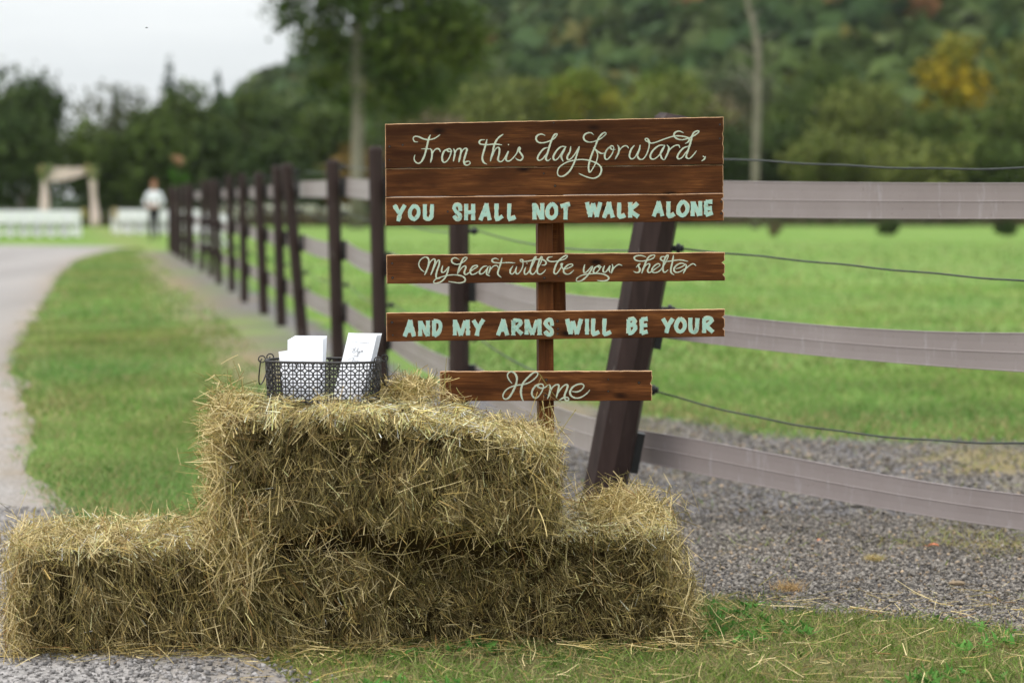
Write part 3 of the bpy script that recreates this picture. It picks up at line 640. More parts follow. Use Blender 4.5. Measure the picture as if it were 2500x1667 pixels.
for pi, (tl, tr, br, bl) in enumerate(PLANKS):
    tl, tr, br, bl = map(np.array, (tl, tr, br, bl)); nxp, nzp = 60, 14
    us = np.linspace(0, 1, nxp + 1); vs = np.linspace(0, 1, nzp + 1)
    et = 0.0007 * vnoise(us[:, None], 30, 60 + pi) + 0.0005 * vnoise(us[:, None], 90, 70 + pi); eb = 0.0007 * vnoise(us[:, None], 26, 80 + pi)
    grid = np.zeros((nzp + 1, nxp + 1, 2))
    for j, v in enumerate(vs):
        for i, u in enumerate(us):
            p = (tl * (1 - u) + tr * u) * (1 - v) + (bl * (1 - u) + br * u) * v
            p[1] += et[i] * (1 - v) + eb[i] * v
            if i == nxp:
                for (nv, nd2) in NOTCH.get(pi, []): p[0] -= 0.7 * nd2 * max(0, 1 - abs(v - nv) / 0.055)
                p[0] += 0.0006 * g.normal()
            grid[j, i] = p
    bev = 0.0016; V = []; idx = {}
    def vid(j, i, side):
        k = (j, i, side)
        if k not in idx:
            x, z = grid[j, i]
            if side == 0:                      # front face, edges pulled in by the bevel
                x += bev * ((i == 0) - (i == nxp)); z += bev * 0.9 * ((j == nzp) - (j == 0)); y = 0.0
            elif side == 1: y = bev
            else: y = TH
            idx[k] = len(V); V.append((x, y, z))
        return idx[k]
    Fq = []; mi = []
    for j in range(nzp):
        for i in range(nxp):
            Fq.append((vid(j, i, 0), vid(j + 1, i, 0), vid(j + 1, i + 1, 0), vid(j, i + 1, 0))); mi.append(0)
            Fq.append((vid(j, i, 2), vid(j, i + 1, 2), vid(j + 1, i + 1, 2), vid(j + 1, i, 2))); mi.append(0)
    for i in range(nxp):
        for (j, s, m0) in ((0, 1, 1), (nzp, -1, 0)):
            for a, b in ((0, 1), (1, 2)):
                q = (vid(j, i, a), vid(j, i + 1, a), vid(j, i + 1, b), vid(j, i, b)); Fq.append(q if s > 0 else q[::-1]); mi.append(m0)
    for j in range(nzp):
        for (i, s) in ((0, 1), (nxp, -1)):
            for a, b in ((0, 1), (1, 2)):
                q = (vid(j, i, a), vid(j, i, b), vid(j + 1, i, b), vid(j + 1, i, a)); Fq.append(q if s > 0 else q[::-1]); mi.append(1)
    mb = MB(); mb.v = V; mb.f = Fq; mb.mi = mi
    po = mb.build('plank', [WOODS[pi], M['rawedge']], sign); po['label'] = PLABEL[pi]; plank_objs.append(po)
    # small relief: the planks do not sit in exactly one plane
    po.location = (0, (0.0, 0.0035, 0.0012, 0, 0, 0)[pi], 0)
    for (x, z) in SCREWS[pi]:
        s = MB(); r = random.uniform(0.0030, 0.0046); s.tube([(x, 0.002, z), (x, -0.0003, z)], r, 9, True, 0); s.tube([(x, -0.0003, z), (x, -0.0009, z)], [r * 0.62, r * 0.5], 8, True, 1)
        s.build('screw', [M['hole'], M['iron']], po)
WORDS=[
('From',0,'s',51,[[-3978,13695,-4074,13705,-4117,13790,-4074,13853,-3957,13843,-3808,13779,-3659,13758,-3488,13800,-3329,13905],[-3616,13899,-3669,13768,-3723,13536,-3787,13304,-3873,13134,-3969,13075,-4065,13135,-4090,13240,-4060,13325],[-3883,13494,-3744,13498,-3617,13493],[-3627,13510,-3574,13430,-3574,13261,-3613,13096],[-3596,13240,-3532,13409,-3446,13493,-3361,13483,-3323,13404],[-3106,13493,-3212,13430,-3272,13282,-3260,13144,-3202,13102,-3106,13176,-3032,13324,-3010,13450,-3063,13497,-3123,13472,-3110,13429,-3042,13412,-2978,13429],[-2946,13503,-2904,13387,-2947,13133],[-2925,13281,-2861,13450,-2766,13503,-2723,13450,-2745,13302,-2792,13102],[-2745,13302,-2681,13450,-2596,13509,-2553,13471,-2607,13281,-2643,13133,-2607,13038,-2532,13023,-2458,13074,-2490,13133,-2575,13122,-2649,13074]]),
('this',0,'s',51,[[-2033,13755,-2149,13744,-2196,13685,-2150,13628,-1959,13613,-1746,13628,-1534,13606],[-1969,13769,-2012,13597,-2086,13344,-2107,13217,-2065,13101,-1969,13048],[-1502,13912,-1640,13807,-1746,13638,-1810,13385,-1874,13132],[-1821,13259,-1746,13449,-1662,13533,-1609,13490,-1619,13343,-1651,13195,-1598,13121,-1513,13153,-1428,13279,-1361,13427],[-1344,13427,-1397,13300,-1418,13174,-1344,13136,-1238,13205,-1110,13363,-1068,13490,-1030,13542,-1013,13490,-1036,13426,-962,13321,-930,13237,-1004,13157,-1110,13195,-1142,13237],[-1365,13612,-1329,13612]]),
('day',0,'s',50,[[-285,13872,-391,13914,-507,13878,-550,13784,-497,13689,-370,13661,-200,13699,-31,13783,59,13898,42,13926,-32,13878,-116,13699,-211,13383,-264,13215,-211,13147,-115,13215],[-200,13531,-327,13489,-454,13341,-507,13215,-454,13156,-348,13215,-242,13362],[333,13548,180,13549,49,13440,-50,13265,-17,13167,71,13200,180,13352,300,13548],[311,13548,224,13374,180,13265,235,13123],[453,13559,432,13417,355,13265,377,13178,465,13210,596,13374,694,13559],[705,13559,640,13352,553,13090,422,12850,247,12709,115,12709,71,12807,126,12960,334,13101,596,13167,859,13177,1121,13111,1296,13002,1340,12871,1275,12719,1122,12643,947,12671,772,12741,684,12785]]),
('forward,',0,'s',50,[[1119,13885,1032,13950,901,13929,825,13842,858,13733,989,13678,1164,13710,1338,13797,1469,13917,1447,13956,1360,13917,1251,13786,1164,13569,1055,13308,979,13046,973,12894,1012,12817,1099,12937,1187,13111,1230,13286,1197,13416,1098,13525],[1131,13504,1230,13416,1339,13355,1448,13372],[1622,13568,1513,13481,1437,13329,1448,13209,1514,13187,1623,13307,1688,13459,1677,13557,1611,13568,1601,13503,1666,13459,1749,13470],[1797,13601,1841,13524,1830,13372,1732,13187],[1787,13307,1884,13481,1993,13568,2080,13563,2120,13502],[2287,13589,2190,13458,2146,13284,2201,13197,2299,13241,2408,13436,2462,13589],[2451,13599,2429,13458,2375,13306,2430,13197,2539,13197,2648,13349,2712,13566,2694,13675,2614,13719,2598,13773,2657,13784,2701,13719,2755,13649,2908,13675,3168,13772,3429,13848,3646,13847,3820,13804,3864,13749,3832,13684,3745,13634],[3169,13587,2995,13577,2821,13436,2746,13284,2779,13197,2888,13207,3061,13370,3169,13577],[3158,13577,3072,13435,3039,13327,3083,13207,3149,13164],[3223,13598,3278,13522,3257,13392,3160,13174],[3214,13305,3322,13479,3452,13576,3561,13587,3593,13511],[3700,13938,3581,13989,3461,13956,3425,13869,3495,13782,3647,13743,3820,13782,3994,13857,4135,13966,4113,13998,4015,13966,3950,13868,3908,13695,3843,13478,3779,13282,3812,13213,3888,13217,3996,13326,4076,13434],[3843,13565,3691,13500,3561,13348,3523,13239,3573,13196,3671,13250,3800,13434],[4253,13282,4279,13256,4309,13243],[4327,13271,4301,13195,4219,13134]]),
('YOU',2,'b',114,[[-4666,11864,-4538,11642],[-4367,11864,-4485,11652,-4560,11408],[-4089,11843,-4207,11716,-4207,11546,-4090,11462,-3972,11589,-3972,11758,-4089,11843],[-3780,11886,-3780,11652,-3770,11504,-3663,11462,-3588,11547,-3577,11716,-3566,11886]]),
('SHALL',2,'b',114,[[-2747,11706,-2768,11865,-2885,11875,-2928,11780,-2864,11674,-2768,11589,-2758,11483,-2853,11462,-2928,11557],[-2576,11896,-2581,11441],[-2374,11896,-2375,11441],[-2581,11653,-2332,11674],[-1981,11907,-2162,11441],[-1991,11907,-1896,11442],[-2087,11590,-1917,11600],[-1694,11907,-1694,11495,-1652,11463,-1524,11548],[-1322,11907,-1333,11495,-1280,11474,-1153,11527]]),
('NOT',2,'b',118,[[-601,11918,-591,11463],[-580,11886,-389,11485],[-368,11918,-368,11464],[-93,11897,-209,11759,-209,11569,-93,11495,24,11590,23,11802,-93,11897],[171,11835,423,11901],[313,11868,303,11463]]),
('WALK',2,'b',118,[[926,11944,1015,11540],[1015,11540,1101,11912],[1101,11912,1212,11540],[1212,11540,1309,11944],[1571,11944,1419,11508],[1550,11944,1671,11519],[1485,11661,1670,11672],[1856,11934,1856,11562,1922,11541,2020,11584],[2172,11944,2173,11519],[2379,11923,2195,11715,2402,11541]]),
('ALONE',2,'b',118,[[3001,11966,2850,11552],[2979,11966,3100,11563],[2904,11694,3089,11705],[3273,11966,3275,11574,3329,11552,3438,11618],[3687,11966,3568,11825,3568,11650,3688,11574,3807,11694,3807,11868,3687,11966],[3969,11966,3971,11563],[3991,11945,4156,11574],[4187,11977,4189,11574],[4350,11977,4352,11607],[4350,11966,4524,11966],[4351,11770,4514,11781],[4352,11585,4536,11651]]),
('My',3,'s',47,[[-3795,9929,-3901,10014,-3961,10141,-3922,10269,-3815,10354,-3719,10354,-3666,10269,-3687,10099,-3752,9929,-3795,9844],[-3784,9855,-3687,10078,-3623,10227,-3516,10312,-3484,10248,-3538,10036,-3613,9844],[-3602,9855,-3495,10099,-3420,10248,-3363,10270,-3367,10142,-3421,9993,-3457,9845,-3442,9760,-3368,9743,-3321,9770],[-3260,10121,-3293,9994,-3282,9919,-3197,9951,-3090,10090],[-3079,10090,-3122,9930,-3197,9760,-3325,9643,-3475,9606,-3528,9642,-3475,9717,-3325,9781,-3112,9835,-2898,9850,-2706,9814,-2611,9740,-2632,9655,-2771,9617,-2962,9637,-3101,9658]]),
('heart',3,'s',47,[[-2780,10292,-2898,10345,-2994,10302,-2983,10207,-2855,10154,-2685,10207,-2557,10324,-2578,10360,-2663,10324,-2749,10143,-2813,9952,-2834,9867],[-2802,9910,-2706,10059,-2610,10112,-2589,10059,-2632,9931,-2600,9857,-2514,9900,-2365,10017,-2248,10091,-2280,10127,-2386,10091,-2461,9974,-2429,9868,-2323,9879,-2216,9953],[-1961,10113,-2088,10081,-2184,9964,-2174,9879,-2067,9911,-1918,10102],[-1939,10092,-1982,9954,-1971,9858,-1886,9822],[-1897,10113,-1876,10060,-1929,9880],[-1907,9954,-1812,10081,-1727,10124,-1663,10103,-1652,10061],[-1631,10294,-1726,10332,-1822,10293,-1790,10219,-1620,10198,-1365,10209,-1153,10199],[-1535,10347,-1578,10167,-1642,9976,-1652,9870,-1557,9774]]),
('will',3,'s',47,[[-1216,10114,-1291,9998,-1291,9902,-1227,9881,-1131,9998,-1110,10104],[-1110,10093,-1142,9977,-1110,9881,-1025,9924,-940,10083,-930,10221,-993,10242,-1004,10295,-951,10295,-908,10242,-770,10253,-579,10296,-388,10307,-261,10233,-282,10148,-388,10137],[-845,10083,-887,9956,-866,9871,-781,9914,-643,10147,-548,10349,-558,10380,-622,10296,-696,10084,-717,9935,-653,9872,-579,9925,-431,10169,-367,10338,-388,10381,-452,10275,-505,10063,-505,9914,-431,9872,-346,9915,-261,10010],[-828,10189,-796,10189]]),
('be',3,'s',48,[[-70,10381,-187,10360,-219,10296,-134,10243,53,10244],[-62,10239,116,10266,289,10320,365,10396,322,10418,203,10352,73,10222,-3,10049,-25,9919,40,9886,138,10006,203,10125,225,10179,181,10179,192,10114,246,10027,377,10049,517,10125,485,10169,387,10147,279,10049,257,9941,333,9876,442,9898,550,9996]]),
('your',3,'s',48,[[864,10159,832,10007,854,9920,940,9964,1070,10116],[1102,10116,1027,9964,897,9790,746,9682,626,9681,648,9768,810,9855,1027,9888,1287,9895,1460,9857,1558,9781,1515,9705,1374,9683,1222,9700],[1243,10127,1146,10051,1114,9953,1168,9910,1265,9986,1319,10095,1276,10133,1243,10105,1287,10073,1373,10095],[1438,10127,1395,10008,1417,9932,1492,9965,1589,10127],[1600,10127,1568,10008,1601,9922],[1654,10171,1676,10074,1633,9900],[1665,9987,1741,10095,1849,10160,1946,10128]]),
('shelter',3,'s',48,[[2346,10075,2411,10151,2454,10183,2411,10118,2454,10032,2433,9945,2347,9928,2271,9967],[2637,10378,2475,10421,2313,10388,2313,10302,2454,10259,2669,10281,2842,10346,2885,10422,2820,10432,2712,10378,2626,10227,2551,10032,2509,9902],[2541,9989,2627,10140,2724,10184,2735,10119,2681,9989,2725,9924,2800,9968,2929,10054,3037,10141,2993,10184,2896,10141,2811,10032,2832,9935,2951,9936,3059,10011,3187,10206,3273,10401,3251,10433,3187,10357,3134,10163,3124,9990,3178,9936,3274,10012],[3208,10390,3079,10379,3058,10303,3187,10249,3403,10271,3618,10293,3845,10250],[3424,10433,3392,10228,3350,10034,3361,9926,3447,9861],[3490,10034,3619,10077,3737,10142,3726,10185,3619,10196,3490,10120,3436,10012,3490,9937,3620,9958,3748,10045],[3769,10186,3791,10099,3706,9905],[3759,10013,3856,10110,3985,10186,4075,10126]]),
('AND',4,'b',114,[[-4215,8523,-4376,8064],[-4215,8523,-4109,8065],[-4290,8224,-4119,8235],[-3926,8503,-3923,8076],[-3905,8481,-3713,8077],[-3695,8514,-3696,8077],[-3520,8515,-3516,8078],[-3520,8504,-3370,8483,-3327,8356,-3381,8185,-3510,8078]]),
('MY',4,'b',114,[[-2911,8538,-2911,8101],[-2900,8517,-2730,8102],[-2730,8102,-2601,8507],[-2537,8539,-2527,8103],[-2367,8529,-2239,8317],[-2079,8552,-2217,8317,-2271,8093]]),
('ARMS',4,'b',114,[[-1493,8554,-1653,8106],[-1504,8553,-1387,8107],[-1578,8256,-1397,8267],[-1206,8533,-1206,8108],[-1206,8523,-1046,8534,-982,8470,-1067,8364,-1163,8300],[-1131,8300,-961,8141],[-823,8556,-823,8131],[-812,8535,-653,8131],[-653,8131,-515,8536],[-451,8568,-440,8122],[-79,8389,-111,8548,-217,8537,-270,8452,-196,8346,-100,8261,-100,8144,-196,8123,-281,8218]]),
('WILL',4,'b',117,[[357,8574,455,8151],[455,8151,520,8509],[520,8509,640,8151],[640,8151,758,8575],[932,8576,933,8142],[1116,8588,1106,8175,1160,8153,1280,8208],[1441,8589,1431,8176,1497,8155,1616,8209]]),
('BE',4,'b',117,[[2134,8569,2135,8179],[2134,8569,2264,8591,2318,8527,2243,8429,2156,8407],[2156,8407,2297,8407,2330,8321,2244,8201,2135,8168],[2513,8581,2514,8180],[2513,8571,2675,8593],[2513,8397,2665,8409],[2514,8180,2676,8224]]),
('YOUR',4,'b',117,[[3129,8594,3248,8389],[3409,8595,3281,8389,3227,8194],[3625,8596,3518,8455,3518,8303,3627,8217,3745,8326,3744,8499,3625,8596],[3916,8619,3917,8391,3939,8251,4036,8208,4101,8305,4121,8609],[4315,8609,4312,8198],[4315,8598,4466,8621,4530,8556,4434,8447,4348,8393],[4381,8382,4564,8221]]),
('Home',5,'s',56,[[-1244,6700,-1320,6791,-1378,6913,-1351,7004,-1259,7043,-1168,6997,-1107,6884,-1115,6731,-1168,6579,-1259,6396,-1351,6273,-1442,6242,-1503,6288,-1503,6379,-1427,6501,-1290,6593,-1107,6648,-894,6679,-712,6749,-560,6871,-491,6978,-529,7031,-621,7015,-773,6885,-909,6732,-970,6580,-985,6428,-955,6275,-917,6199],[-392,6682,-529,6658,-643,6521,-666,6384,-605,6293,-514,6293,-408,6416,-339,6568,-339,6659,-408,6689,-491,6659,-476,6598,-392,6568,-286,6591,-180,6675],[-157,6683,-127,6584,-157,6402,-217,6257],[-164,6402,-73,6585,33,6669,109,6662,109,6555,41,6281],[79,6403,185,6571,306,6670,374,6656,352,6541,291,6389,284,6282,337,6214,405,6238,382,6298,291,6305,200,6267,132,6221],[488,6481,640,6467,777,6529,845,6635,791,6696,655,6680,519,6603,443,6466,473,6360,580,6292,716,6293,853,6362,959,6454,1019,6530]])]

for wi, (word, pi, kind, w, strokes) in enumerate(WORDS):
    mb = MB(); sc = kind == 's'; w = w * 1e-4 * (1.0 if sc else 0.86); base = -0.00035
    for si, s in enumerate(strokes):
        pts = [(s[k] * 1e-4, s[k + 1] * 1e-4) for k in range(0, len(s), 2)]
        st = np.random.default_rng(200 + wi * 31 + si)
        stroke(mb, pts, w * 0.95 if sc else w + 0.0019, base - si * 4e-5, 0.00006, 1, sc, st, 0.09)
        st = np.random.default_rng(500 + wi * 31 + si)
        stroke(mb, pts, w * 0.55 if sc else w * 0.98, base - 0.0008 - si * 4e-5, 0.00006, 0, sc, st, 0.10)
    o = mb.build('painted_word', [M['mint_pale'] if sc else M['mint'], M['cream']], plank_objs[pi]); o['label'] = 'mint painted word ' + word.strip(',')
    o.location = (0, -plank_objs[pi].location.y, 0)
# stakes
def leaning_box(name, x0b, x1b, zb, x0t, x1t, zt, y0, dep, rot, mat):
    mb = MB(); n = 24; V = []
    for k in range(n + 1):
        t = k / n; z = zb + (zt - zb) * t; xc = ((x0b + x1b) * (1 - t) + (x0t + x1t) * t) / 2; hw = ((x1b - x0b) * (1 - t) + (x1t - x0t) * t) / 2
        for sx, sy in ((-1, -1), (-0.93, -1.0), (0.93, -1.0), (1, -0.93), (1, 1), (-1, 1), (-1, -0.93)):
            x, y = sx * hw, sy * dep / 2
            V.append((xc + x * math.cos(rot) - y * math.sin(rot), y0 + x * math.sin(rot) + y * math.cos(rot), z))
    Fq = []
    for k in range(n):
        for i in range(7):
            if i == 0: pass
            j = (i + 1) % 7; Fq.append((k * 7 + i, k * 7 + j, (k + 1) * 7 + j, (k + 1) * 7 + i))
    Fq.append(tuple(range(6, -1, -1))); Fq.append(tuple(range(n * 7, n * 7 + 7)))
    mb.add(V, Fq); return mb.build(name, mat, sign)
leaning_box('stake', -0.046, -0.002, -0.14, -0.058, -0.014, 1.40, 0.0475, 0.042, R(12), M['stake'])
leaning_box('stake', -0.0165, 0.0275, 0.845, -0.0285, 0.0155, 1.38, 0.098, 0.036, R(0), M['stake'])

# ---------------------------------------------------------------- basket with its cards
bk = empty('wire_basket', (-0.516, 6.600, 0.655), R(-9), 'dark iron oval basket with circle lattice sides on the upper hay bale', 'basket')
BA, BB, EX = 0.152, 0.094, 2.7
tt = np.linspace(0, 2 * np.pi, 721); bx = BA * np.sign(np.cos(tt)) * np.abs(np.cos(tt)) ** (2 / EX); by = BB * np.sign(np.sin(tt)) * np.abs(np.sin(tt)) ** (2 / EX)
sl_ = np.concatenate([[0], np.cumsum(np.hypot(np.diff(bx), np.diff(by)))]); PER = sl_[-1]
def bpt(s, z, grow=0.0):
    s = s % PER; f = 1 + 0.035 * (z / 0.105) + grow; return (float(np.interp(s, sl_, bx)) * f, float(np.interp(s, sl_, by)) * f, z)
NC = int(round(PER / 0.0222)); dS = PER / NC; HB = 0.108; rows = [0.0095 + 0.0222 * j for j in range(5)]
mb = MB()
for k in range(NC):
    s0 = k * dS
    mb.tube([bpt(s0, 0.0), bpt(s0, HB / 2), bpt(s0, HB)], 0.0016, 4, False)
    for z in rows:
        mb.tube([bpt(s0 + dS * 0.5 * math.cos(a), z + 0.0108 * math.sin(a)) if 0 <= z + 0.0108 * math.sin(a) <= HB else bpt(s0 + dS * 0.5 * math.cos(a), min(max(z + 0.0108 * math.sin(a), 0), HB)) for a in np.linspace(0, 2 * math.pi, 14, endpoint=False)], 0.0019, 4, False, closed=True)
for z in rows: mb.tube([bpt(s, z) for s in np.linspace(0, PER, 80, endpoint=False)], 0.0016, 4, False, closed=True)
mb.build('lattice', M['iron'], bk)
mb = MB(); mb.tube([bpt(s, HB + 0.001) for s in np.linspace(0, PER, 90, endpoint=False)], 0.0034, 7, False, closed=True); mb.build('rim', M['iron'], bk, True)
mb = MB(); b0 = [bpt(s, 0.0) for s in np.linspace(0, PER, 60, endpoint=False)]
mb.add(b0 + [(x, y, 0.0015) for x, y, z in b0], [tuple(range(59, -1, -1)), tuple(range(60, 120))] + [(i, (i + 1) % 60, 60 + (i + 1) % 60, 60 + i) for i in range(60)]); mb.build('base', M['iron'], bk)
for sx in (-1, 1):
    ends = []
    for sy in (-1, 1):
        c = Vector((sx * (BA * 1.035 + 0.004), sy * 0.044, HB + 0.006)); ends.append(c)
        mb = MB(); mb.tube([c + Vector((0.009 * math.cos(a), 0.002 * math.cos(a), 0.009 * math.sin(a))) for a in np.linspace(0, 2 * math.pi, 18, endpoint=False)], 0.0019, 6, False, closed=True)
        mb.build('ring', M['iron'], bk, True)
    mb = MB(); pts = []
    for a in np.linspace(0, math.pi, 17):
        y = -math.cos(a) * 0.044; z = HB + 0.001 - 0.068 * math.sin(a) ** 0.8; pts.append((sx * (BA * 1.035 + 0.008 + 0.012 * math.sin(a)), y, z))
    # hooked ends
    pts = [(pts[0][0] - sx * 0.004, pts[0][1], pts[0][2] + 0.006)] + pts + [(pts[-1][0] - sx * 0.004, pts[-1][1], pts[-1][2] + 0.006)]
    mb.tube(pts, 0.0019, 6); mb.build('handle', M['iron'], bk, True)

CARD = [[0.159,0.245,0.215,0.233,0.312,0.236,0.389,0.231],[0.403,0.216,0.344,0.235,0.339,0.254,0.388,0.258,0.33,0.266,0.303,0.289,0.363,0.296,0.417,0.28,0.474,0.242,0.487,0.222,0.47,0.234,0.465,0.28,0.498,0.283],[0.503,0.264,0.506,0.283,0.543,0.279,0.558,0.263,0.529,0.309,0.497,0.321,0.507,0.298,0.586,0.271,0.603,0.259,0.62,0.274,0.599,0.278,0.641,0.27,0.657,0.256,0.629,0.263,0.644,0.274,0.679,0.266],[0.376,0.345,0.403,0.337,0.395,0.35,0.425,0.348,0.442,0.337,0.457,0.348,0.476,0.34,0.496,0.348,0.52,0.321,0.512,0.348,0.549,0.343],[0.233,0.427,0.262,0.396,0.348,0.38,0.405,0.368,0.404,0.394,0.379,0.433,0.361,0.456,0.311,0.452],[0.418,0.417,0.442,0.405,0.459,0.42,0.484,0.409,0.5,0.422,0.524,0.41,0.557,0.412,0.556,0.423,0.587,0.407,0.63,0.415]]
def text_mesh(s, size, name):
    cu = bpy.data.curves.new(name, 'FONT'); cu.body = s; cu.size = size; cu.align_x = 'CENTER'; cu.resolution_u = 2
    t = bpy.data.objects.new(name, cu); COL.objects.link(t); dg = bpy.context.evaluated_depsgraph_get(); dg.update()
    me = bpy.data.meshes.new_from_object(t.evaluated_get(dg)); bpy.data.objects.remove(t); bpy.data.curves.remove(cu); me.name = name; return me
def card(bc, wv, upv, w, h, label, printed, group=None):
    """bc: bottom centre; wv, upv: width and up directions"""
    wv = Vector(wv).normalized(); upv = Vector(upv); upv = (upv - wv * upv.dot(wv)).normalized(); nv = upv.cross(wv)
    Mx = Matrix((( wv.x, nv.x, upv.x, bc[0]), (wv.y, nv.y, upv.y, bc[1]), (wv.z, nv.z, upv.z, bc[2]), (0, 0, 0, 1)))
    mb = MB(); th = 0.0005; ns = 6; V = []
    for j in range(ns + 1):
        t = j / ns; z = h * t; y = 0.0015 * math.sin(t * math.pi)
        V += [(-w / 2, y, z), (w / 2, y, z), (w / 2, y + th, z), (-w / 2, y + th, z)]
    Fq = [(0, 3, 2, 1), tuple(ns * 4 + k for k in (0, 1, 2, 3))]
    for j in range(ns):
        for k in range(4): Fq.append((j * 4 + k, j * 4 + (k + 1) % 4, j * 4 + 4 + (k + 1) % 4, j * 4 + 4 + k))
    mb.add(V, Fq); o = mb.build('program_card', M['paper']); o.matrix_world = Mx; tag(o, label, 'card', group)
    if printed:
        me = text_mesh('WELCOME TO THE WEDDING OF', 0.0034, 'printed_line'); t = link('printed_line', me, M['ink'], o)
        t.rotation_euler = (R(90), 0, 0); t.location = (0, -0.0012, h * (1 - 0.145))
        mb = MB(); g_ = np.random.default_rng(9)
        for i, s in enumerate(CARD):
            stroke(mb, [((s[k] - 0.5) * w, h * (1 - s[k + 1])) for k in range(0, len(s), 2)], 0.0010, -0.0012 - i * 3e-5, 0.0001, 0, True, g_, 0.02)
        mb.build('printed_names', M['ink'], o)
    return o
# right hand bunch, turned and leaning back
GRP = 'program cards in the basket'
for k in range(6):
    a = 0.011 * k; f = k / 5
    card((-0.4495 + 0.0065 * k * 0.45, 6.540 + 0.0042 * k, 0.660 + 0.0008 * k), (1, -0.42 - 0.01 * k, -0.03 + 0.045 * f), (0.275 + 0.05 * f, 0.45, 1), 0.0875, 0.199 - 0.0006 * k,
         'frontmost printed card of the bunch at the right of the basket' if k == 0 else ('rearmost white card of the right bunch, its corner highest' if k == 5 else '%s white card from the front in the right bunch' % ('first', 'second', 'third', 'fourth', 'fifth')[k]), k == 0, None if k in (0, 5) else 'white cards inside the right bunch')
for k in range(6):
    f = k / 5
    if k == 0: card((-0.5690, 6.528, 0.660), (1, 0.03, 0.150), (-0.16, 0.70, 1), 0.098, 0.165, 'low front card of the left bunch, tilted, with a printed line', True)
    else: card((-0.5645 + 0.0016 * k, 6.536 + 0.004 * k, 0.660), (1, -0.02, 0.052 - 0.012 * k), (-0.045 + 0.011 * k, 0.55 - 0.01 * k, 1), 0.0985 - 0.0018 * k, 0.182 + 0.0015 * k,
               'rearmost white card of the left bunch, standing tallest and upright' if k == 5 else '%s white card from the front in the left bunch' % ('first', 'second', 'third', 'fourth', 'fifth')[k], False, None if k == 5 else 'white cards inside the left bunch')

# ---------------------------------------------------------------- fence
fence = empty('paddock_fence', (0.32, 8.88, 0), 0, 'dark post fence with taupe flexible rails and black wires along the field', 'fence')
FO = Vector((0.32, 8.88, 0))
def octo_post(name, base, top, r, seed, cap=0.03):
    """eight-sided post between two points, its top rounded off"""
    base = Vector(base); top = Vector(top); ax = (top - base); Lp = ax.length; ax.normalize()
    q = Vector((0, 0, 1)).rotation_difference(ax); mb = MB(); V = []; zs = [-0.25] + list(np.linspace(0, Lp - cap, 9)) + [Lp - cap * 0.45, Lp]
    rr = random.Random(seed); a0 = rr.uniform(0, 0.78)
    for i, z in enumerate(zs):
        s = r * (1.0 if i < len(zs) - 2 else (0.95 if i == len(zs) - 2 else 0.72)) * (1 + rr.uniform(-0.012, 0.012))
        for k in range(8):
            a = a0 + 2 * math.pi * k / 8; V.append(q @ Vector((math.cos(a) * s, math.sin(a) * s, z)) + base - FO)
    Fq = []
    for i in range(len(zs) - 1):
        for k in range(8): Fq.append((i * 8 + k, i * 8 + (k + 1) % 8, i * 8 + 8 + (k + 1) % 8, i * 8 + 8 + k))
    Fq.append(tuple(range((len(zs) - 1) * 8, len(zs) * 8))); mb.add(V, Fq)
    return mb.build(name, M['post'], fence)
# (base x, y, top shift in x, radius)
POSTS = [(-0.262, 11.95, 0.0, 0.054), (-0.815, 15.05, -0.030, 0.050), (-1.285, 17.85, -0.035, 0.052), (-1.815, 20.95, -0.130, 0.052), (-2.235, 23.4, -0.035, 0.05), (-2.65, 25.8, -0.05, 0.052), (-3.20, 28.9, -0.02, 0.05),
         (-3.73, 32.2, -0.03, 0.05), (-4.24, 35.0, -0.05, 0.05), (-4.79, 38.5, -0.02, 0.05), (-5.33, 41.6, 0.03, 0.052), (-5.95, 45.0, -0.03, 0.05), (-6.47, 48.0, 0.02, 0.05), (-6.92, 50.5, 0.0, 0.05), (-7.36, 53.0, -0.02, 0.05), (-7.78, 55.5, 0.02, 0.05), (-8.2, 58.0, 0.0, 0.05)]
cp = octo_post('post', (0.318, 8.88, 0), (0.600, 8.88, 1.512), 0.082, 3, 0.045); cp['label'] = 'thick leaning corner post behind the sign'
WZ = [1.36, 1.02, 0.49]; RZ = [1.21, 0.745, 0.285]
def lift(y): return float(np.interp(y, [9, 15, 18, 60], [0, 0.06, 0.09, 0.09]))
def insulator(parent, p, d):
    d = Vector(d).normalized(); p = Vector(p) - FO; mb = MB()
    mb.tube([p, p + d * 0.018, p + d * 0.020, p + d * 0.032, p + d * 0.034, p + d * 0.045], [0.011, 0.011, 0.019, 0.019, 0.012, 0.012], 10)
    return mb.build('insulator', M['insul'], parent, False)
post_objs = [cp]
for i, (x, y, dx, r) in enumerate(POSTS):
    p = octo_post('post', (x, y, 0), (x + dx, y, 1.52 + 0.02 * math.sin(i * 2.1)), r, 10 + i); post_objs.append(p)
    if i == 3: p['label'] = 'post leaning to the left in the row'
    for z in WZ:
        insulator(p, (x + dx * z / 1.5 + r * 0.9, y + 0.01, z + lift(y)), (1, 0.25, 0))
    for z in RZ:                                   # dark bracket that holds the rail
        mb = MB(); c = Vector((x + dx * z / 1.5 + r + 0.014, y + 0.012, z + lift(y))) - FO; mb.box(c, (0.034, 0.05, 0.15)); mb.build('bracket', M['insul'], p)
for z, x in ((1.025, 0.575), (0.505, 0.485), (0.80, 0.545)): insulator(cp, (x + 0.01, 8.88, z), (1, -0.2, 0))
for z, x in ((0.73, 0.455), (0.27, 0.372), (1.2, 0.54)):
    mb = MB(); mb.box(Vector((x + 0.082, 8.925, z)) - FO, (0.05, 0.06, 0.15), Matrix.Rotation(R(10.7), 3, 'Y')); mb.build('bracket', M['insul'], cp)
octo_post('post', (2.25, 7.52, 0), (2.25, 7.52, 1.52), 0.055, 77)
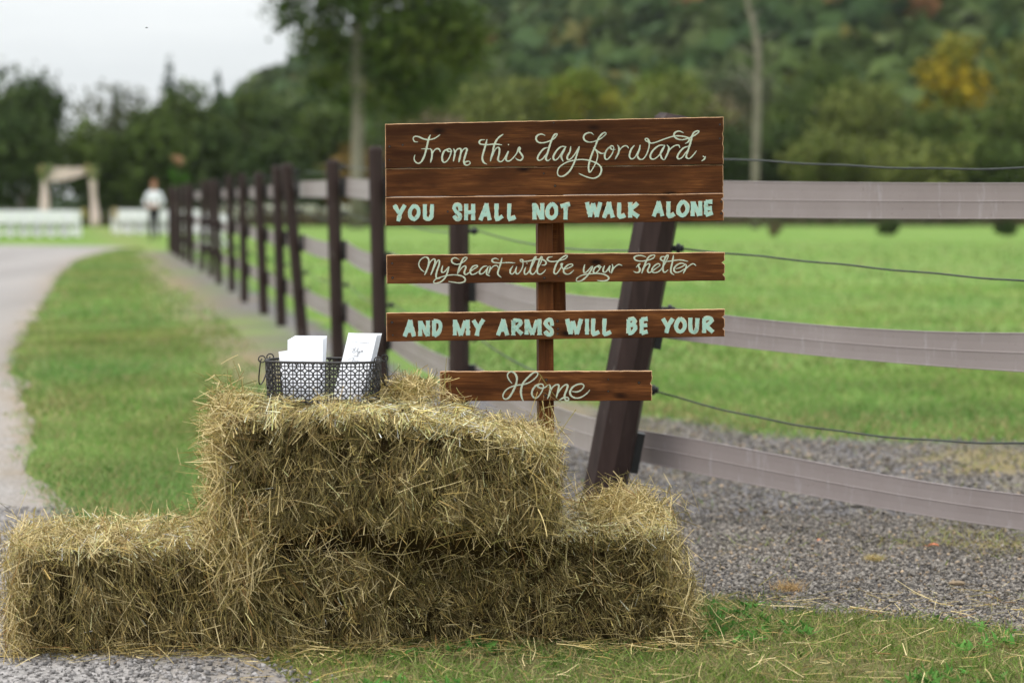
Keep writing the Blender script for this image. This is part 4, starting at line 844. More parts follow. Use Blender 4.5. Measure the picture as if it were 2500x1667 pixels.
PROF = [(0.0, 0.001), (0.010, 0.003), (0.028, 0.003), (0.040, 0.0012), (0.25, 0.0004), (0.465, 0.0012), (0.478, 0.0028), (0.498, 0.0028), (0.512, 0.0012), (0.75, 0.0004), (0.960, 0.0012), (0.972, 0.003), (0.990, 0.003), (1.0, 0.001)]
def cx_at(z): return 0.318 + 0.282 * z / 1.512
def rail(path, tops, bots, name='rail'):
    """path: (x,y) list; tops/bots z lists; swept profile with beads, face towards -normal"""
    if len(path) == 40:                             # near stretch: start behind the corner post
        x0 = cx_at(0.5 * (tops[0] + bots[0])) + 0.02; i0 = next(i for i in range(40) if path[i][0] > x0); path = path[i0:]; tops = tops[i0:]; bots = bots[i0:]
    n = len(path); V = []; K = len(PROF)
    for i in range(n):
        a = np.array(path[max(i - 1, 0)]); b = np.array(path[min(i + 1, n - 1)]); t = b - a; t = t / np.linalg.norm(t); nn = np.array([t[1], -t[0]])
        if nn[1] > 0: nn = -nn                      # towards the viewer's side
        for s, o in PROF: z = bots[i] + (tops[i] - bots[i]) * s; V.append((path[i][0] + nn[0] * o - FO.x, path[i][1] + nn[1] * o - FO.y, z))
        for s, o in reversed(PROF): z = bots[i] + (tops[i] - bots[i]) * s; V.append((path[i][0] - nn[0] * (o + 0.001) - FO.x, path[i][1] - nn[1] * (o + 0.001) - FO.y, z))
    m = 2 * K; Fq = []
    for i in range(n - 1):
        for k in range(m): Fq.append((i * m + k, i * m + (k + 1) % m, (i + 1) * m + (k + 1) % m, (i + 1) * m + k))
    mb = MB(); mb.add(V, Fq); return mb.build(name, M['rail'], fence, False)
xs = np.linspace(0.40, 2.30, 40); path = [(x, 9.10 - (x - 0.40) * 0.8462) for x in xs]
def zi(a, b): return np.interp(xs, a, b) if len(a) < 3 else np.polyval(np.polyfit(a, b, 3 if len(a) > 4 else 2), np.clip(xs, min(a), 1.75)) 
rail(path, zi([0.772, 1.242, 1.692], [1.272, 1.263, 1.259]), zi([0.773, 1.243, 1.693], [1.140, 1.137, 1.139]))['label'] = 'near stretch of the top rail, almost level'
rail(path, zi([0.40, 0.561, 0.775, 1.029, 1.271, 1.472, 1.697], [0.828, 0.812, 0.786, 0.762, 0.757, 0.760, 0.762]), zi([0.40, 0.538, 0.776, 1.03, 1.272, 1.473, 1.699], [0.706, 0.693, 0.674, 0.655, 0.643, 0.637, 0.632]))['label'] = 'near stretch of the sagging middle rail'
rail(path, zi([0.40, 0.476, 0.898, 1.128, 1.337, 1.537, 1.703], [0.348, 0.341, 0.300, 0.270, 0.247, 0.233, 0.225]), zi([0.40, 0.477, 0.816, 1.068, 1.279, 1.481, 1.704], [0.232, 0.224, 0.180, 0.154, 0.134, 0.117, 0.106]))['label'] = 'near stretch of the bottom rail, dipping towards the ground'
for a, b in (([0.55, 0.772, 0.966, 1.242, 1.502, 1.692], [1.362, 1.350, 1.336, 1.315, 1.307, 1.307]), ([0.58, 0.911, 1.244, 1.695], [1.026, 0.999, 0.969, 0.935]), ([0.50, 0.679, 0.828, 1.043, 1.181, 1.447, 1.701], [0.502, 0.463, 0.430, 0.402, 0.391, 0.388, 0.398])):
    x2 = np.linspace(a[0], 2.25, 40); zz = np.polyval(np.polyfit(a, b, 3), np.clip(x2, a[0], 1.75)); zz = zz + 0.0015 * np.sin(x2 * 23)
    mb = MB(); mb.tube([(x - FO.x, 9.07 - (x - 0.40) * 0.8462 - FO.y, z) for x, z in zip(x2, zz)], 0.0032, 6); mb.build('wire', M['wire'], fence, True)
# receding side: one rail per level, sagging a little between the posts
rr = random.Random(4)
px_ = [0.40] + [x + dx * 0.5 + r + 0.026 for x, y, dx, r in POSTS]; py_ = [9.10] + [y for x, y, dx, r in POSTS]
for lv in range(3):
    P2 = []; tp = []; bt = []; px_[0] = cx_at(RZ[lv]); py_[0] = 8.985
    for i in range(len(px_) - 1):
        m = 8 if i < 6 else 4; sag = rr.uniform(0.012, 0.04) if lv else rr.uniform(0.005, 0.018)
        zc0 = RZ[lv] + (0.0 if i == 0 else lift(py_[i])) + (0.02 if i == 0 else 0); zc1 = RZ[lv] + lift(py_[i + 1])
        for k in range(m + (1 if i == len(px_) - 2 else 0)):
            t = k / m; P2.append((px_[i] + (px_[i + 1] - px_[i]) * t, py_[i] + (py_[i + 1] - py_[i]) * t)); z = zc0 + (zc1 - zc0) * t - 4 * sag * t * (1 - t); tp.append(z + 0.070); bt.append(z - 0.066)
    rail(P2, tp, bt)
    mb = MB(); P3 = []; px_[0] = cx_at(WZ[lv])
    for i in range(len(px_) - 1):
        sag = rr.uniform(0.01, 0.06); m = 8 if i < 6 else 3
        for k in range(m): t = k / m; P3.append((px_[i] + 0.02 + (px_[i + 1] - px_[i]) * t - FO.x, py_[i] + (py_[i + 1] - py_[i]) * t - FO.y, WZ[lv] + lift(py_[i]) * (1 - t) + lift(py_[i + 1]) * t - 4 * sag * t * (1 - t)))
    mb.tube(P3, 0.0034, 5); mb.build('wire', M['wire'], fence, True)

# ---------------------------------------------------------------- small things on the gravel
def leafm(name, c):
    return m_plain(name, c, 0.6, 0.3, 0.2, 80)
def fallen_leaf(loc, rz, s, label):
    mb = MB(); n = 9; V = []
    for i in range(n + 1):
        t = i / n; w = 0.42 * math.sin(math.pi * min(1, t * 1.02)) ** 0.8 * (1 + 0.25 * math.sin(t * 17)); z = 0.12 * math.sin(t * 3.0) + 0.02
        V += [(t - 0.5, -w, z + 0.12), (t - 0.5, 0, z), (t - 0.5, w, z + 0.16)]
    Fq = []
    for i in range(n): k = 3 * i; Fq += [(k, k + 3, k + 4, k + 1), (k + 1, k + 4, k + 5, k + 2)]
    mb.add([(a * s, b * s, c * s) for a, b, c in V], Fq); mb.tube([(-0.5 * s, 0, 0.03 * s), (-0.9 * s, 0.05 * s, 0.06 * s)], 0.02 * s, 5)
    o = mb.build('fallen_leaf', leafm('orange_leaf', (0.55, 0.19, 0.085))); o.location = loc; o.rotation_euler = (0, 0, rz); return tag(o, label, 'leaf', 'fallen leaves on the gravel')
fallen_leaf((1.452, 8.272, 0.012), R(-15), 0.035, 'bright orange fallen leaf at the far right below the lowest rail')
fallen_leaf((1.077, 8.412, 0.012), R(40), 0.020, 'small pale orange leaf left of the larger one')
bm = bmesh.new(); bmesh.ops.create_icosphere(bm, subdivisions=2, radius=1)
for v in bm.verts:
    n_ = 1 + 0.2 * vnoise(np.array(v.co)[None], 2.2, 9)[0]; v.co = Vector((v.co.x * 0.028 * n_, v.co.y * 0.018 * n_, v.co.z * 0.008 * n_ + 0.012))
me = bpy.data.meshes.new('flat_stone'); bm.to_mesh(me); bm.free(); o = link('flat_stone', me, m_plain('tan_stone', (0.27, 0.20, 0.13), 0.85, 0.2, 0.25, 60)); o.location = (1.388, 7.475, 0.0)
tag(o, 'flat tan stone lying on the gravel near the right edge', 'stone')
def tuft(loc, n, h, spread, cols, label, seed):
    g = np.random.default_rng(seed); x = g.normal(size=n) * spread; y = g.normal(size=n) * spread * 0.7
    V, Fq, C = blades(x, y, h * 0.4, h, 0.0015, 0.003, cols, g, 1.0, 0.0, 3); V[:, 2] = np.maximum(V[:, 2], 0.0)
    o = link('grass_tuft', np_mesh('grass_tuft', V, Fq, C), M['grass']); o.location = loc; return tag(o, label, 'grass tuft')
tuft((1.209, 8.016, 0), 260, 0.035, 0.014, [(0.45, 0.35, 0.17), (0.35, 0.28, 0.12), (0.5, 0.38, 0.2)], 'small yellow clump of cut grass on the gravel', 1)
tuft((0.851, 7.396, 0), 150, 0.055, 0.022, [(0.42, 0.27, 0.13), (0.33, 0.2, 0.09), (0.45, 0.33, 0.17)], 'dry reddish tuft of grass on the gravel just right of the hay', 2)
# a small insect on the wing
mb = MB(); mb.tube([(-0.004, 0, 0), (-0.002, 0, 0.0004), (0.001, 0, 0.0006), (0.004, 0, 0.0002)], [0.0004, 0.0011, 0.0011, 0.0004], 6)
ins = empty('flying_insect', (-1.014, 6.75, 1.678), R(15), 'tiny dark insect flying against the grey sky', 'insect'); mb.build('body', M['insul'], ins)
for s in (-1, 1):
    mb = MB(); mb.add([(0.001, 0, 0.001), (0.002, s * 0.0035, 0.0022), (-0.001, s * 0.0045, 0.002), (-0.0015, s * 0.001, 0.0011)], [(0, 1, 2, 3)]); mb.build('wing', M['iron'], ins)

HAZE = 0.00009
# ---------------------------------------------------------------- trees
KIND = {'dark': [(0.028, 0.048, 0.014), (0.040, 0.064, 0.018), (0.054, 0.078, 0.022)], 'mid': [(0.066, 0.096, 0.022), (0.088, 0.120, 0.028), (0.050, 0.076, 0.019)],
        'olive': [(0.125, 0.145, 0.036), (0.155, 0.175, 0.046), (0.095, 0.12, 0.030)], 'grey': [(0.085, 0.092, 0.052), (0.105, 0.11, 0.064), (0.066, 0.078, 0.042)],
        'twig': [(0.16, 0.13, 0.075), (0.13, 0.115, 0.06), (0.18, 0.15, 0.085)], 'yellow': [(0.42, 0.29, 0.02), (0.30, 0.24, 0.025), (0.14, 0.16, 0.03), (0.20, 0.19, 0.03)],
        'rust': [(0.17, 0.105, 0.03), (0.12, 0.10, 0.032), (0.20, 0.13, 0.035)], 'bright': [(0.075, 0.125, 0.018), (0.12, 0.165, 0.022), (0.22, 0.20, 0.03)],
        'pine': [(0.022, 0.048, 0.024), (0.03, 0.06, 0.03), (0.018, 0.04, 0.02)], 'pale': [(0.50, 0.52, 0.40), (0.42, 0.45, 0.32), (0.60, 0.60, 0.50)]}
def leaf_cloud(C, Rr, n, size, cols, g, blobs=None, shell=0.55, gauss=0.0):
    """leaf-sized quads filling a set of blobs. C (k,3), Rr (k,3)"""
    k = len(C); w = (Rr[:, 0] * Rr[:, 1] + Rr[:, 0] * Rr[:, 2]); i = g.choice(k, n, p=w / w.sum())
    d = rand_dirs(n, g); r = (shell + (1 - shell) * g.random(n) ** 0.7) * (1 + 0.16 * g.normal(size=n)); P = C[i] + d * Rr[i] * r[:, None]
    if gauss > 0: P = C[i] + Rr[i] * gauss * g.normal(size=(n, 3))
    cc = np.array(cols); tint = cc[g.integers(0, len(cc), k)][i] * 0.6 + cc[g.integers(0, len(cc), n)] * 0.4
    tint = tint * (1 + 0.2 * g.normal(size=(n, 1)))
    nrm = unit(d + 0.9 * rand_dirs(n, g)); a = unit(np.cross(nrm, rand_dirs(n, g))); b = np.cross(nrm, a); s = size * (0.6 + 0.8 * g.random(n))[:, None]
    V = np.stack([P - a * s * 0.5 - b * s * 0.2, P + b * s * 0.45 - a * s * 0.1, P + a * s * 0.5 + b * s * 0.2, P - b * s * 0.45 + a * s * 0.1], 1).reshape(-1, 3)
    Fq = np.arange(4 * n).reshape(n, 4)
    return V, Fq, np.repeat(np.clip(tint, 0.008, 0.8), 4, axis=0)
def trunk_mesh(h, r, spread, g, mat, parent, low=0.25, limbs=7, name='trunk'):
    mb = MB(); pts = []; n = 7; lx, ly = g.normal(size=2) * 0.02 * h
    for k in range(n): t = k / (n - 1); pts.append((lx * t + 0.012 * h * math.sin(t * 5), ly * t, h * t * 0.86 - 0.1))
    mb.tube(pts, [r * (1 - 0.75 * (k / (n - 1))) * (1.25 if k == 0 else 1) for k in range(n)], 8)
    for k in range(limbs):
        t = low + (0.9 - low) * (k + 0.5) / limbs; a = g.uniform(0, 6.28); j = int(t * (n - 1)); p = Vector(pts[j]).lerp(Vector(pts[min(j + 1, n - 1)]), t * (n - 1) - j)
        L_ = spread * g.uniform(0.55, 0.95); q = p + Vector((math.cos(a) * L_ * 0.5, math.sin(a) * L_ * 0.5, L_ * 0.35)); e = q + Vector((math.cos(a + 0.3) * L_ * 0.5, math.sin(a + 0.3) * L_ * 0.5, L_ * 0.4))
        mb.tube([p, q, e], [r * 0.45 * (1 - t * 0.5), r * 0.25, r * 0.08], 6)
    return mb.build(name, mat, parent, True)
def tree(x, y, h, rx, kind, label, seed, cat='tree', n=2400, base=0.12, size=0.26, group='trees beyond the field', name=None, limbs=7, narrow=False):
    g = np.random.default_rng(seed); t = empty(name or ('pine_tree' if narrow else 'leafy_tree'), (x, y, 0), 0, label, cat, group)
    if narrow:                                     # conifer: whorls of drooping boughs
        k = 26; zz = np.linspace(0.12, 0.98, k); C = []; Rr = []
        for i, z in enumerate(zz):
            w = rx * (1 - z) * 1.25 + 0.08
            for j in range(3):
                a = i * 2.4 + j * 2.1; C.append((math.cos(a) * w * 0.55, math.sin(a) * w * 0.55, z * h)); Rr.append((w * 0.6, w * 0.6, h * 0.028))
        C = np.array(C); Rr = np.array(Rr)
    else:
        k = 16; d = rand_dirs(k, g); d[:, 2] = d[:, 2] * 0.9 + 0.05; ch = h * (1 - base) / 2; zc = h * base + ch
        C = d * np.array([rx, rx, ch]) * g.uniform(0.35, 0.72, (k, 1)) + np.array([0, 0, zc]); s = g.uniform(0.34, 0.56, (k, 1)); Rr = np.concatenate([s * rx, s * rx, s * rx * g.uniform(0.75, 1.1, (k, 1))], 1)
        C[:, 2] = np.minimum(C[:, 2], h - Rr[:, 2] * 0.9)
    V, Fq, Cc = leaf_cloud(C, Rr, n, size, KIND[kind], g)
    V[:, 2] = np.maximum(V[:, 2], 0.05)
    trunk_mesh(h * 0.9, max(0.06, h * 0.016), rx * 0.9, g, M['bark'], t, 0.2, limbs)
    link('crown', np_mesh('crown', V, Fq, Cc), M['leaf'], t)
    return t
TREES = [
 (-25.3, 125, 8.3, 2.2, 'dark', 'tall dark green tree at the left edge of the photo'), (-24.0, 118, 5.6, 1.9, 'dark', 'lower dark tree left of and behind the wedding arch'),
 (-23.4, 142, 7.9, 2.4, 'grey', 'grey green tree between the left edge tree and the tall spruce'), (-21.3, 122, 5.2, 1.9, 'mid', 'mid green bushy tree right behind the wedding arch'),
 (-19.0, 140, 8.2, 2.4, 'mid', 'rounded green tree just right of the tall spruce'), (-18.2, 121, 4.9, 1.9, 'mid', 'low green tree above the aisle between the chair blocks'),
 (-14.9, 136, 7.3, 2.2, 'mid', 'green tree right of the smaller spruce'), (-12.0, 131, 6.9, 2.0, 'dark', 'dark green tree left of the big pale trunk, far end of fence below'),
 (-15.0, 122, 4.9, 2.1, 'dark', 'low dark tree behind the walking person'), (-11.8, 120, 4.2, 1.9, 'dark', 'low dark tree behind the far fence posts'),
 (-9.3, 128, 6.2, 1.8, 'mid', 'green tree just left of the pale trunk'), (-5.2, 150, 10.6, 3.2, 'mid', 'broad green tree right of the pale trunk, its top above the sign'),
 (-1.7, 140, 8.2, 2.7, 'olive', 'olive tree above the left half of the sign'), (1.3, 146, 8.9, 2.1, 'olive', 'loose olive tree above the middle of the sign'),
 (-3.9, 122, 5.6, 2.1, 'twig', 'brownish bare twigged shrub tree behind the left of the sign'), (4.4, 140, 10.3, 2.1, 'bright', 'dark green tree tinged yellow above the sign centre'),
 (7.4, 128, 7.7, 3.1, 'olive', 'wide rounded olive green tree above the right half of the sign'), (8.9, 151, 10.2, 2.1, 'bright', 'yellow green tree top behind the wide rounded one'),
 (11.9, 150, 8.6, 2.3, 'twig', 'greyish twiggy tree left of the bare white trunk'), (15.0, 155, 10.0, 2.7, 'grey', 'grey green tree right behind the bare white trunk'),
 (12.8, 123, 4.9, 2.3, 'dark', 'low dark thicket tree at the foot of the bare trunk'), (18.2, 145, 9.4, 3.1, 'mid', 'large green tree between bare trunk and yellow tree'),
 (19.3, 132, 7.4, 2.8, 'olive', 'soft olive tree in front, left of the yellow tree'), (24.7, 138, 11.2, 1.9, 'yellow', 'autumn yellow tree on the right'),
 (22.4, 130, 6.0, 1.8, 'mid', 'green bushy tree under the yellow one'), (25.9, 128, 7.0, 2.6, 'mid', 'dark green rounded tree at the right, in front of the yellow tree'),
 (30.2, 142, 12.4, 2.7, 'olive', 'tall olive tree at the right edge of the photo'), (19.5, 120, 4.0, 2.7, 'olive', 'low olive shrub tree above the top rail at right'),
 (3.8, 121, 4.7, 2.3, 'mid', 'low green tree hidden behind the sign top'), (-1.0, 120, 4.7, 2.1, 'olive', 'low olive tree behind the left end of the sign'),
 (9.6, 121, 4.2, 1.9, 'dark', 'low dark tree just right of the sign'), (-7.8, 122, 4.0, 1.7, 'rust', 'low rust tinged tree at the foot of the pale trunk'),
 (28.5, 121, 4.6, 2.2, 'olive', 'low olive shrub tree at the far right above the rail'), (-27.5, 133, 8.6, 2.4, 'dark', 'dark tree cut by the left edge of the photo'), (15.9, 121, 4.6, 2.0, 'olive', 'low olive shrub tree right of the bare trunk'), (23.6, 121, 4.3, 2.2, 'mid', 'low green shrub tree below the yellow tree')]
for i, (x, y, h, rx, kd, lb) in enumerate(TREES): tree(x, y, h * 1.10, rx * 1.3, kd, lb, 300 + i, n=2600 if rx > 2 else 2000, size=0.30)
tree(-23.3, 165, 11.3, 1.7, 'pine', 'tall pointed spruce on the skyline at left', 400, narrow=True, n=2200, size=0.32)
tree(-20.6, 170, 10.3, 1.35, 'pine', 'smaller pointed spruce on the skyline right of the taller one', 401, narrow=True, n=1800, size=0.32)
tree(-26.0, 160, 8.9, 1.0, 'pine', 'thin spruce tip left of the tall spruce', 402, narrow=True, n=1200, size=0.3)

# the big pale-trunked tree whose crown leaves the frame
bt = empty('leafy_tree', (-6.71, 105, 0), 0, 'tall tree with straight pale trunk and dark leaves hanging at the top', 'tree')
g = np.random.default_rng(55); mb = MB(); pts = [(0.0, 0, -0.2), (0.02, 0, 2.4), (0.06, 0, 5.0), (0.02, 0, 7.9), (0.15, 0.1, 10.5), (0.35, 0.2, 13.5), (0.3, 0.1, 16)]
mb.tube(pts, [0.36, 0.29, 0.27, 0.25, 0.20, 0.13, 0.05], 12); mb.build('trunk', M['bark_pale'], bt, True)
LIMB = [((0.02, 0, 6.6), (-1.3, 0.3, 7.6), (-2.6, 0.3, 7.9)), ((0.02, 0, 7.6), (1.5, -0.2, 8.8), (3.1, -0.3, 8.9)), ((0.05, 0, 8.4), (-1.6, -0.3, 9.9), (-3.2, -0.4, 9.9)), ((0.1, 0, 8.9), (1.9, 0.4, 10.2), (4.0, 0.5, 9.8)), ((0.15, 0.1, 10), (-1.2, 0.5, 12), (-2.4, 0.8, 13.2)), ((0.2, 0.1, 10.8), (1.6, -0.4, 12.6), (3.0, -0.6, 13.4)), ((0.02, 0, 7.1), (0.8, 0.6, 7.9), (1.8, 0.9, 7.7)), ((0.3, 0.2, 13), (0.2, -0.8, 14.5), (-0.4, -1.6, 15.2))]
for a, b, c in LIMB:
    mb = MB(); mb.tube([a, b, c], [0.10, 0.06, 0.02], 7); mb.build('limb', M['bark_pale'], bt, True)
BL = [(-2.9, 0.2, 9.2, .8), (-2.0, 0, 10.3, .8), (-2.9, 0, 10.6, .7), (-1.0, 0.3, 6.6, .75), (-1.7, 0.3, 6.2, .55), (-0.9, 0.3, 7.8, .8), (-0.5, 0.2, 5.6, .55), (-1.6, 0.3, 8.3, .7), (-2.3, 0.2, 7.7, .45), (0.8, 0.4, 7.2, .95), (1.4, -0.2, 8.4, 1.1), (2.4, -0.3, 7.6, 1.0), (2.6, 0.2, 9.0, 1.1), (3.6, 0.3, 8.0, 1.0), (4.3, 0.4, 9.0, 1.0), (1.8, 0.7, 6.3, 1.0), (3.0, 0.5, 6.0, .9), (4.6, 0.3, 7.4, .9), (5.2, 0.2, 8.4, .7), (0.5, 0, 9.6, 1.1), (-0.9, 0, 9.9, 1.0), (1.6, 0, 10.3, 1.1), (3.2, -0.2, 10.2, 1.0), (-1.5, 0.4, 12.2, 1.2), (1.2, -0.4, 12.5, 1.3), (0.2, 0, 14.6, 1.4), (2.8, -0.4, 13, 1.0), (-2.4, .8, 13, 1.0), (1.0, 0.3, 5.6, .7), (2.2, 0.4, 5.2, .6), (-1.4, 0.2, 9.1, .6)]
C = np.array([b[:3] for b in BL]); Rr = np.array([[b[3] * 1.0, b[3], b[3] * 0.8] for b in BL])
V, Fq, Cc = leaf_cloud(C, Rr, 16000, 0.22, [(0.042, 0.072, 0.013), (0.058, 0.092, 0.016), (0.095, 0.12, 0.02)], g, gauss=0.66); link('crown', np_mesh('crown', V, Fq, Cc), M['leaf'], bt)
# bare pale tree
bt = empty('bare_tree', (10.45, 104, 0), 0, 'slender bare whitish trunk rising in front of the wood, right of sign', 'tree')
mb = MB(); mb.tube([(0, 0, -0.2), (0.0, 0, 2.5), (0.06, 0, 5), (0.1, 0, 7.4), (-0.05, 0, 8.4), (-0.35, 0.1, 9.6), (-0.6, 0.2, 11), (-0.7, 0.2, 13)], [0.20, 0.17, 0.16, 0.15, 0.13, 0.10, 0.07, 0.03], 10); mb.build('trunk', M['bark_pale'], bt, True)
g = np.random.default_rng(8)
for k in range(12):
    z = 5.5 + k * 0.55; a = g.uniform(0, 6.28); L_ = g.uniform(0.8, 2.0); p = Vector((0.1 - max(0, z - 7.4) * 0.16, 0, z)); mb = MB()
    mb.tube([p, p + Vector((math.cos(a) * L_ * .5, math.sin(a) * L_ * .5, L_ * .4)), p + Vector((math.cos(a) * L_, math.sin(a) * L_, L_ * .6))], [0.05, 0.03, 0.008], 5); mb.build('limb', M['bark_pale'], bt, True)
# shrubs: pale row beyond the receding fence, dark ones in the field
def shrub(x, y, h, rx, kind, label, seed, group, n=700, size=0.16, name='shrub'):
    g = np.random.default_rng(seed); t = empty(name, (x, y, 0), 0, label, 'shrub', group); k = 7; d = rand_dirs(k, g)
    C = d * np.array([rx * .6, rx * .6, h * .25]) + np.array([0, 0, h * .5]); s = g.uniform(.4, .6, (k, 1)); Rr = np.concatenate([s * rx, s * rx, s * h * .6], 1)
    V, Fq, Cc = leaf_cloud(C, Rr, n, size, KIND[kind], g); V[:, 2] = np.maximum(V[:, 2], 0.02); link('foliage', np_mesh('foliage', V, Fq, Cc), M['leaf'], t)
    mb = MB()
    for q in range(4): a = g.uniform(0, 6.28); mb.tube([(0, 0, -.05), (math.cos(a) * rx * .3, math.sin(a) * rx * .3, h * .4), (math.cos(a) * rx * .6, math.sin(a) * rx * .6, h * .75)], [.03, .02, .006], 5)
    mb.build('stem', M['bark'], t); return t
for i, (u, y, h, rx) in enumerate([(-14.5, 118, 1.0, .7), (-13.1, 117, 1.1, .75), (-12.0, 118, .9, .6), (-10.9, 117, 1.05, .8), (-9.4, 118, 1.1, .8), (-8.1, 117, 1.0, .75)]):
    shrub(u, y, h, rx, 'pale', '%s from the left of the low pale cream shrubs seen between the receding posts' % ['first', 'second', 'third', 'fourth', 'fifth', 'last'][i], 600 + i, 'pale shrubs at the field edge')
shrub(12.83, 82.5, 0.48, .36, 'dark', 'small dark bush in the field, left of the two at right', 620, 'dark bushes in the field', 500)
shrub(16.84, 82.5, 0.50, .38, 'dark', 'small dark bush in the field nearest the right edge', 621, 'dark bushes in the field', 500)
shrub(8.77, 80.7, 0.5, .2, 'twig', 'thin brown weed standing in the field just right of the sign', 622, 'dark bushes in the field', 250)
# rough brown growth along the far edge of the field
g = np.random.default_rng(90); n = 5200; x = g.uniform(-30, 34, n); y = 114 + 3.0 * g.random(n); 
V, Fq, Cc = blades(x, y, 0.35, 1.15, 0.06, 0.16, [(0.10, 0.075, 0.05), (0.075, 0.065, 0.04), (0.12, 0.10, 0.06), (0.06, 0.075, 0.03)], g, 0.35, 0.0, 2)
o = link('tall_weeds', np_mesh('tall_weeds', V, Fq, Cc), M['grass']); tag(o, 'strip of rough brown weeds along the far edge of the field', 'weeds', kind='stuff')
# young tree with an orange tip behind the far fence end
t = empty('sapling', (-10.35, 75, 0), 0, 'bright green sapling with an orange tip behind the end of the fence', 'tree'); g = np.random.default_rng(12)
mb = MB(); mb.tube([(0, 0, -.05), (0.02, 0, 1.2), (0, 0, 2.5)], [.035, .025, .008], 7); mb.build('trunk', M['bark'], t, True)
V, Fq, Cc = leaf_cloud(np.array([(0, 0, 1.85), (0.1, 0, 1.5), (-.12, 0, 2.05), (0.2, 0, 1.9)]), np.full((4, 3), 0.19), 260, 0.10, [(0.045, 0.11, 0.016), (0.06, 0.13, 0.022)], g); o = link('crown', np_mesh('crown', V, Fq, Cc), M['leaf'], t)
V, Fq, Cc = leaf_cloud(np.array([(-.05, 0, 2.5), (.08, 0, 2.42)]), np.full((2, 3), 0.12), 90, 0.08, [(0.33, 0.18, 0.11), (0.40, 0.24, 0.15)], g); o = link('crown', np_mesh('crown', V, Fq, Cc), M['leaf'], t); o['label'] = 'tuft of orange leaves at the tip'

# ---------------------------------------------------------------- hill and its wood
CX = [-400, -200, -110, -80, -58, -48, -11, 30, 100, 200, 400]; CZ = [0, 0.2, 0.6, 2.5, 13, 19, 36, 52, 74, 92, 110]
def hill_h(x, y):
    s = np.clip((y - 185) / 330.0, 0, 1); s = s ** 1.15; px = x * 500.0 / np.maximum(y, 1)
    back = 1 - 0.25 * np.clip((y - 515) / 400.0, 0, 1)
    return np.interp(px, CX, CZ) * s * back * (1 + 0.06 * np.sin(x * 0.05 + y * 0.02)) - 0.4 * (y < 200)
hx = np.linspace(-420, 420, 85); hy = np.linspace(178, 950, 60); HX, HY = np.meshgrid(hx, hy); HX2 = HX * (HY / 500)
ih = (np.arange(59)[:, None] * 85 + np.arange(84)[None, :]).ravel()
hm = np_mesh('hill', np.stack([HX2.ravel(), HY.ravel(), hill_h(HX2.ravel(), HY.ravel())], -1), np.stack([ih, ih + 1, ih + 86, ih + 85], -1), None, True)
o = link('hill', hm, m_plain('forest_floor', (0.035, 0.06, 0.028), 0.95, 0.1, 0.3, 0.02)); tag(o, 'wooded hill rising behind the field to the right', 'hill', kind='structure')
g = np.random.default_rng(66); n = 2700; y = 195 + (540 - 195) * g.random(n) ** 0.75; x = y * (g.uniform(-0.16, 0.26, n)); z = hill_h(x, y); r = g.uniform(2.4, 4.4, n) * (0.7 + 0.3 * y / 400)
HK = np.array([(0.046, 0.080, 0.026), (0.056, 0.092, 0.029), (0.036, 0.066, 0.024), (0.068, 0.100, 0.029), (0.074, 0.098, 0.034)])
base = HK[g.integers(0, 5, n)]; orange = g.random(n) < 0.035; base[orange] = np.array([0.17, 0.085, 0.035]); yl = g.random(n) < 0.05; base[yl] = np.array([0.13, 0.12, 0.035])
q = 46; i = np.repeat(np.arange(n), q); N = n * q; d = rand_dirs(N, g); d[:, 2] = np.abs(d[:, 2]) * 1.1 - 0.25
lump = 1 + 0.22 * np.sin(d[:, 0] * 4 + i) + 0.18 * np.sin(d[:, 1] * 5 + i * 1.7)
P = np.stack([x, y, z], -1)[i] + np.array([0, 0, 1.0]) * (r[i] * 1.0)[:, None] + d * (r[i] * lump)[:, None] * np.array([1, 1, 1.15]) * (0.72 + 0.28 * g.random(N))[:, None]
nrm = unit(d + 0.8 * rand_dirs(N, g)); a = unit(np.cross(nrm, rand_dirs(N, g))); b = np.cross(nrm, a); s = (r[i] * g.uniform(0.28, 0.55, N))[:, None]
V = np.stack([P - a * s - b * s * .3, P + b * s - a * s * .2, P + a * s + b * s * .3, P - b * s + a * s * .2], 1).reshape(-1, 3)
Cc = np.repeat(np.clip(base[i] * (1 + 0.13 * g.normal(size=(N, 1))), .01, .6), 4, axis=0)
o = link('hillside_wood', np_mesh('hillside_wood', V, np.arange(4 * N).reshape(N, 4), Cc), M['leaf']); tag(o, 'dense mixed wood with first autumn colours covering the hill', 'forest', kind='stuff')
# dense understorey that closes the tree line towards the field
g = np.random.default_rng(67); k = 150; X = np.linspace(-34, 40, k) + g.normal(size=k) * 0.5; Yk = g.uniform(124, 136, k); Hk = g.uniform(1.2, 2.6, k) * (1 + 0.25 * np.sin(X * 0.7))
Ck = np.stack([X, Yk, Hk * 0.9], -1); Rk = np.stack([g.uniform(0.9, 1.5, k), g.uniform(0.9, 1.5, k), Hk], -1)
V, Fq, Cc = leaf_cloud(Ck, Rk, 26000, 0.30, KIND['dark'] + KIND['mid'] + [(0.08, 0.085, 0.04)], g, shell=0.3); V[:, 2] = np.maximum(V[:, 2], 0.02)
o = link('thicket', np_mesh('thicket', V, Fq, Cc), M['leaf']); tag(o, 'dense green thicket under the trees along the far field edge', 'thicket', kind='stuff')

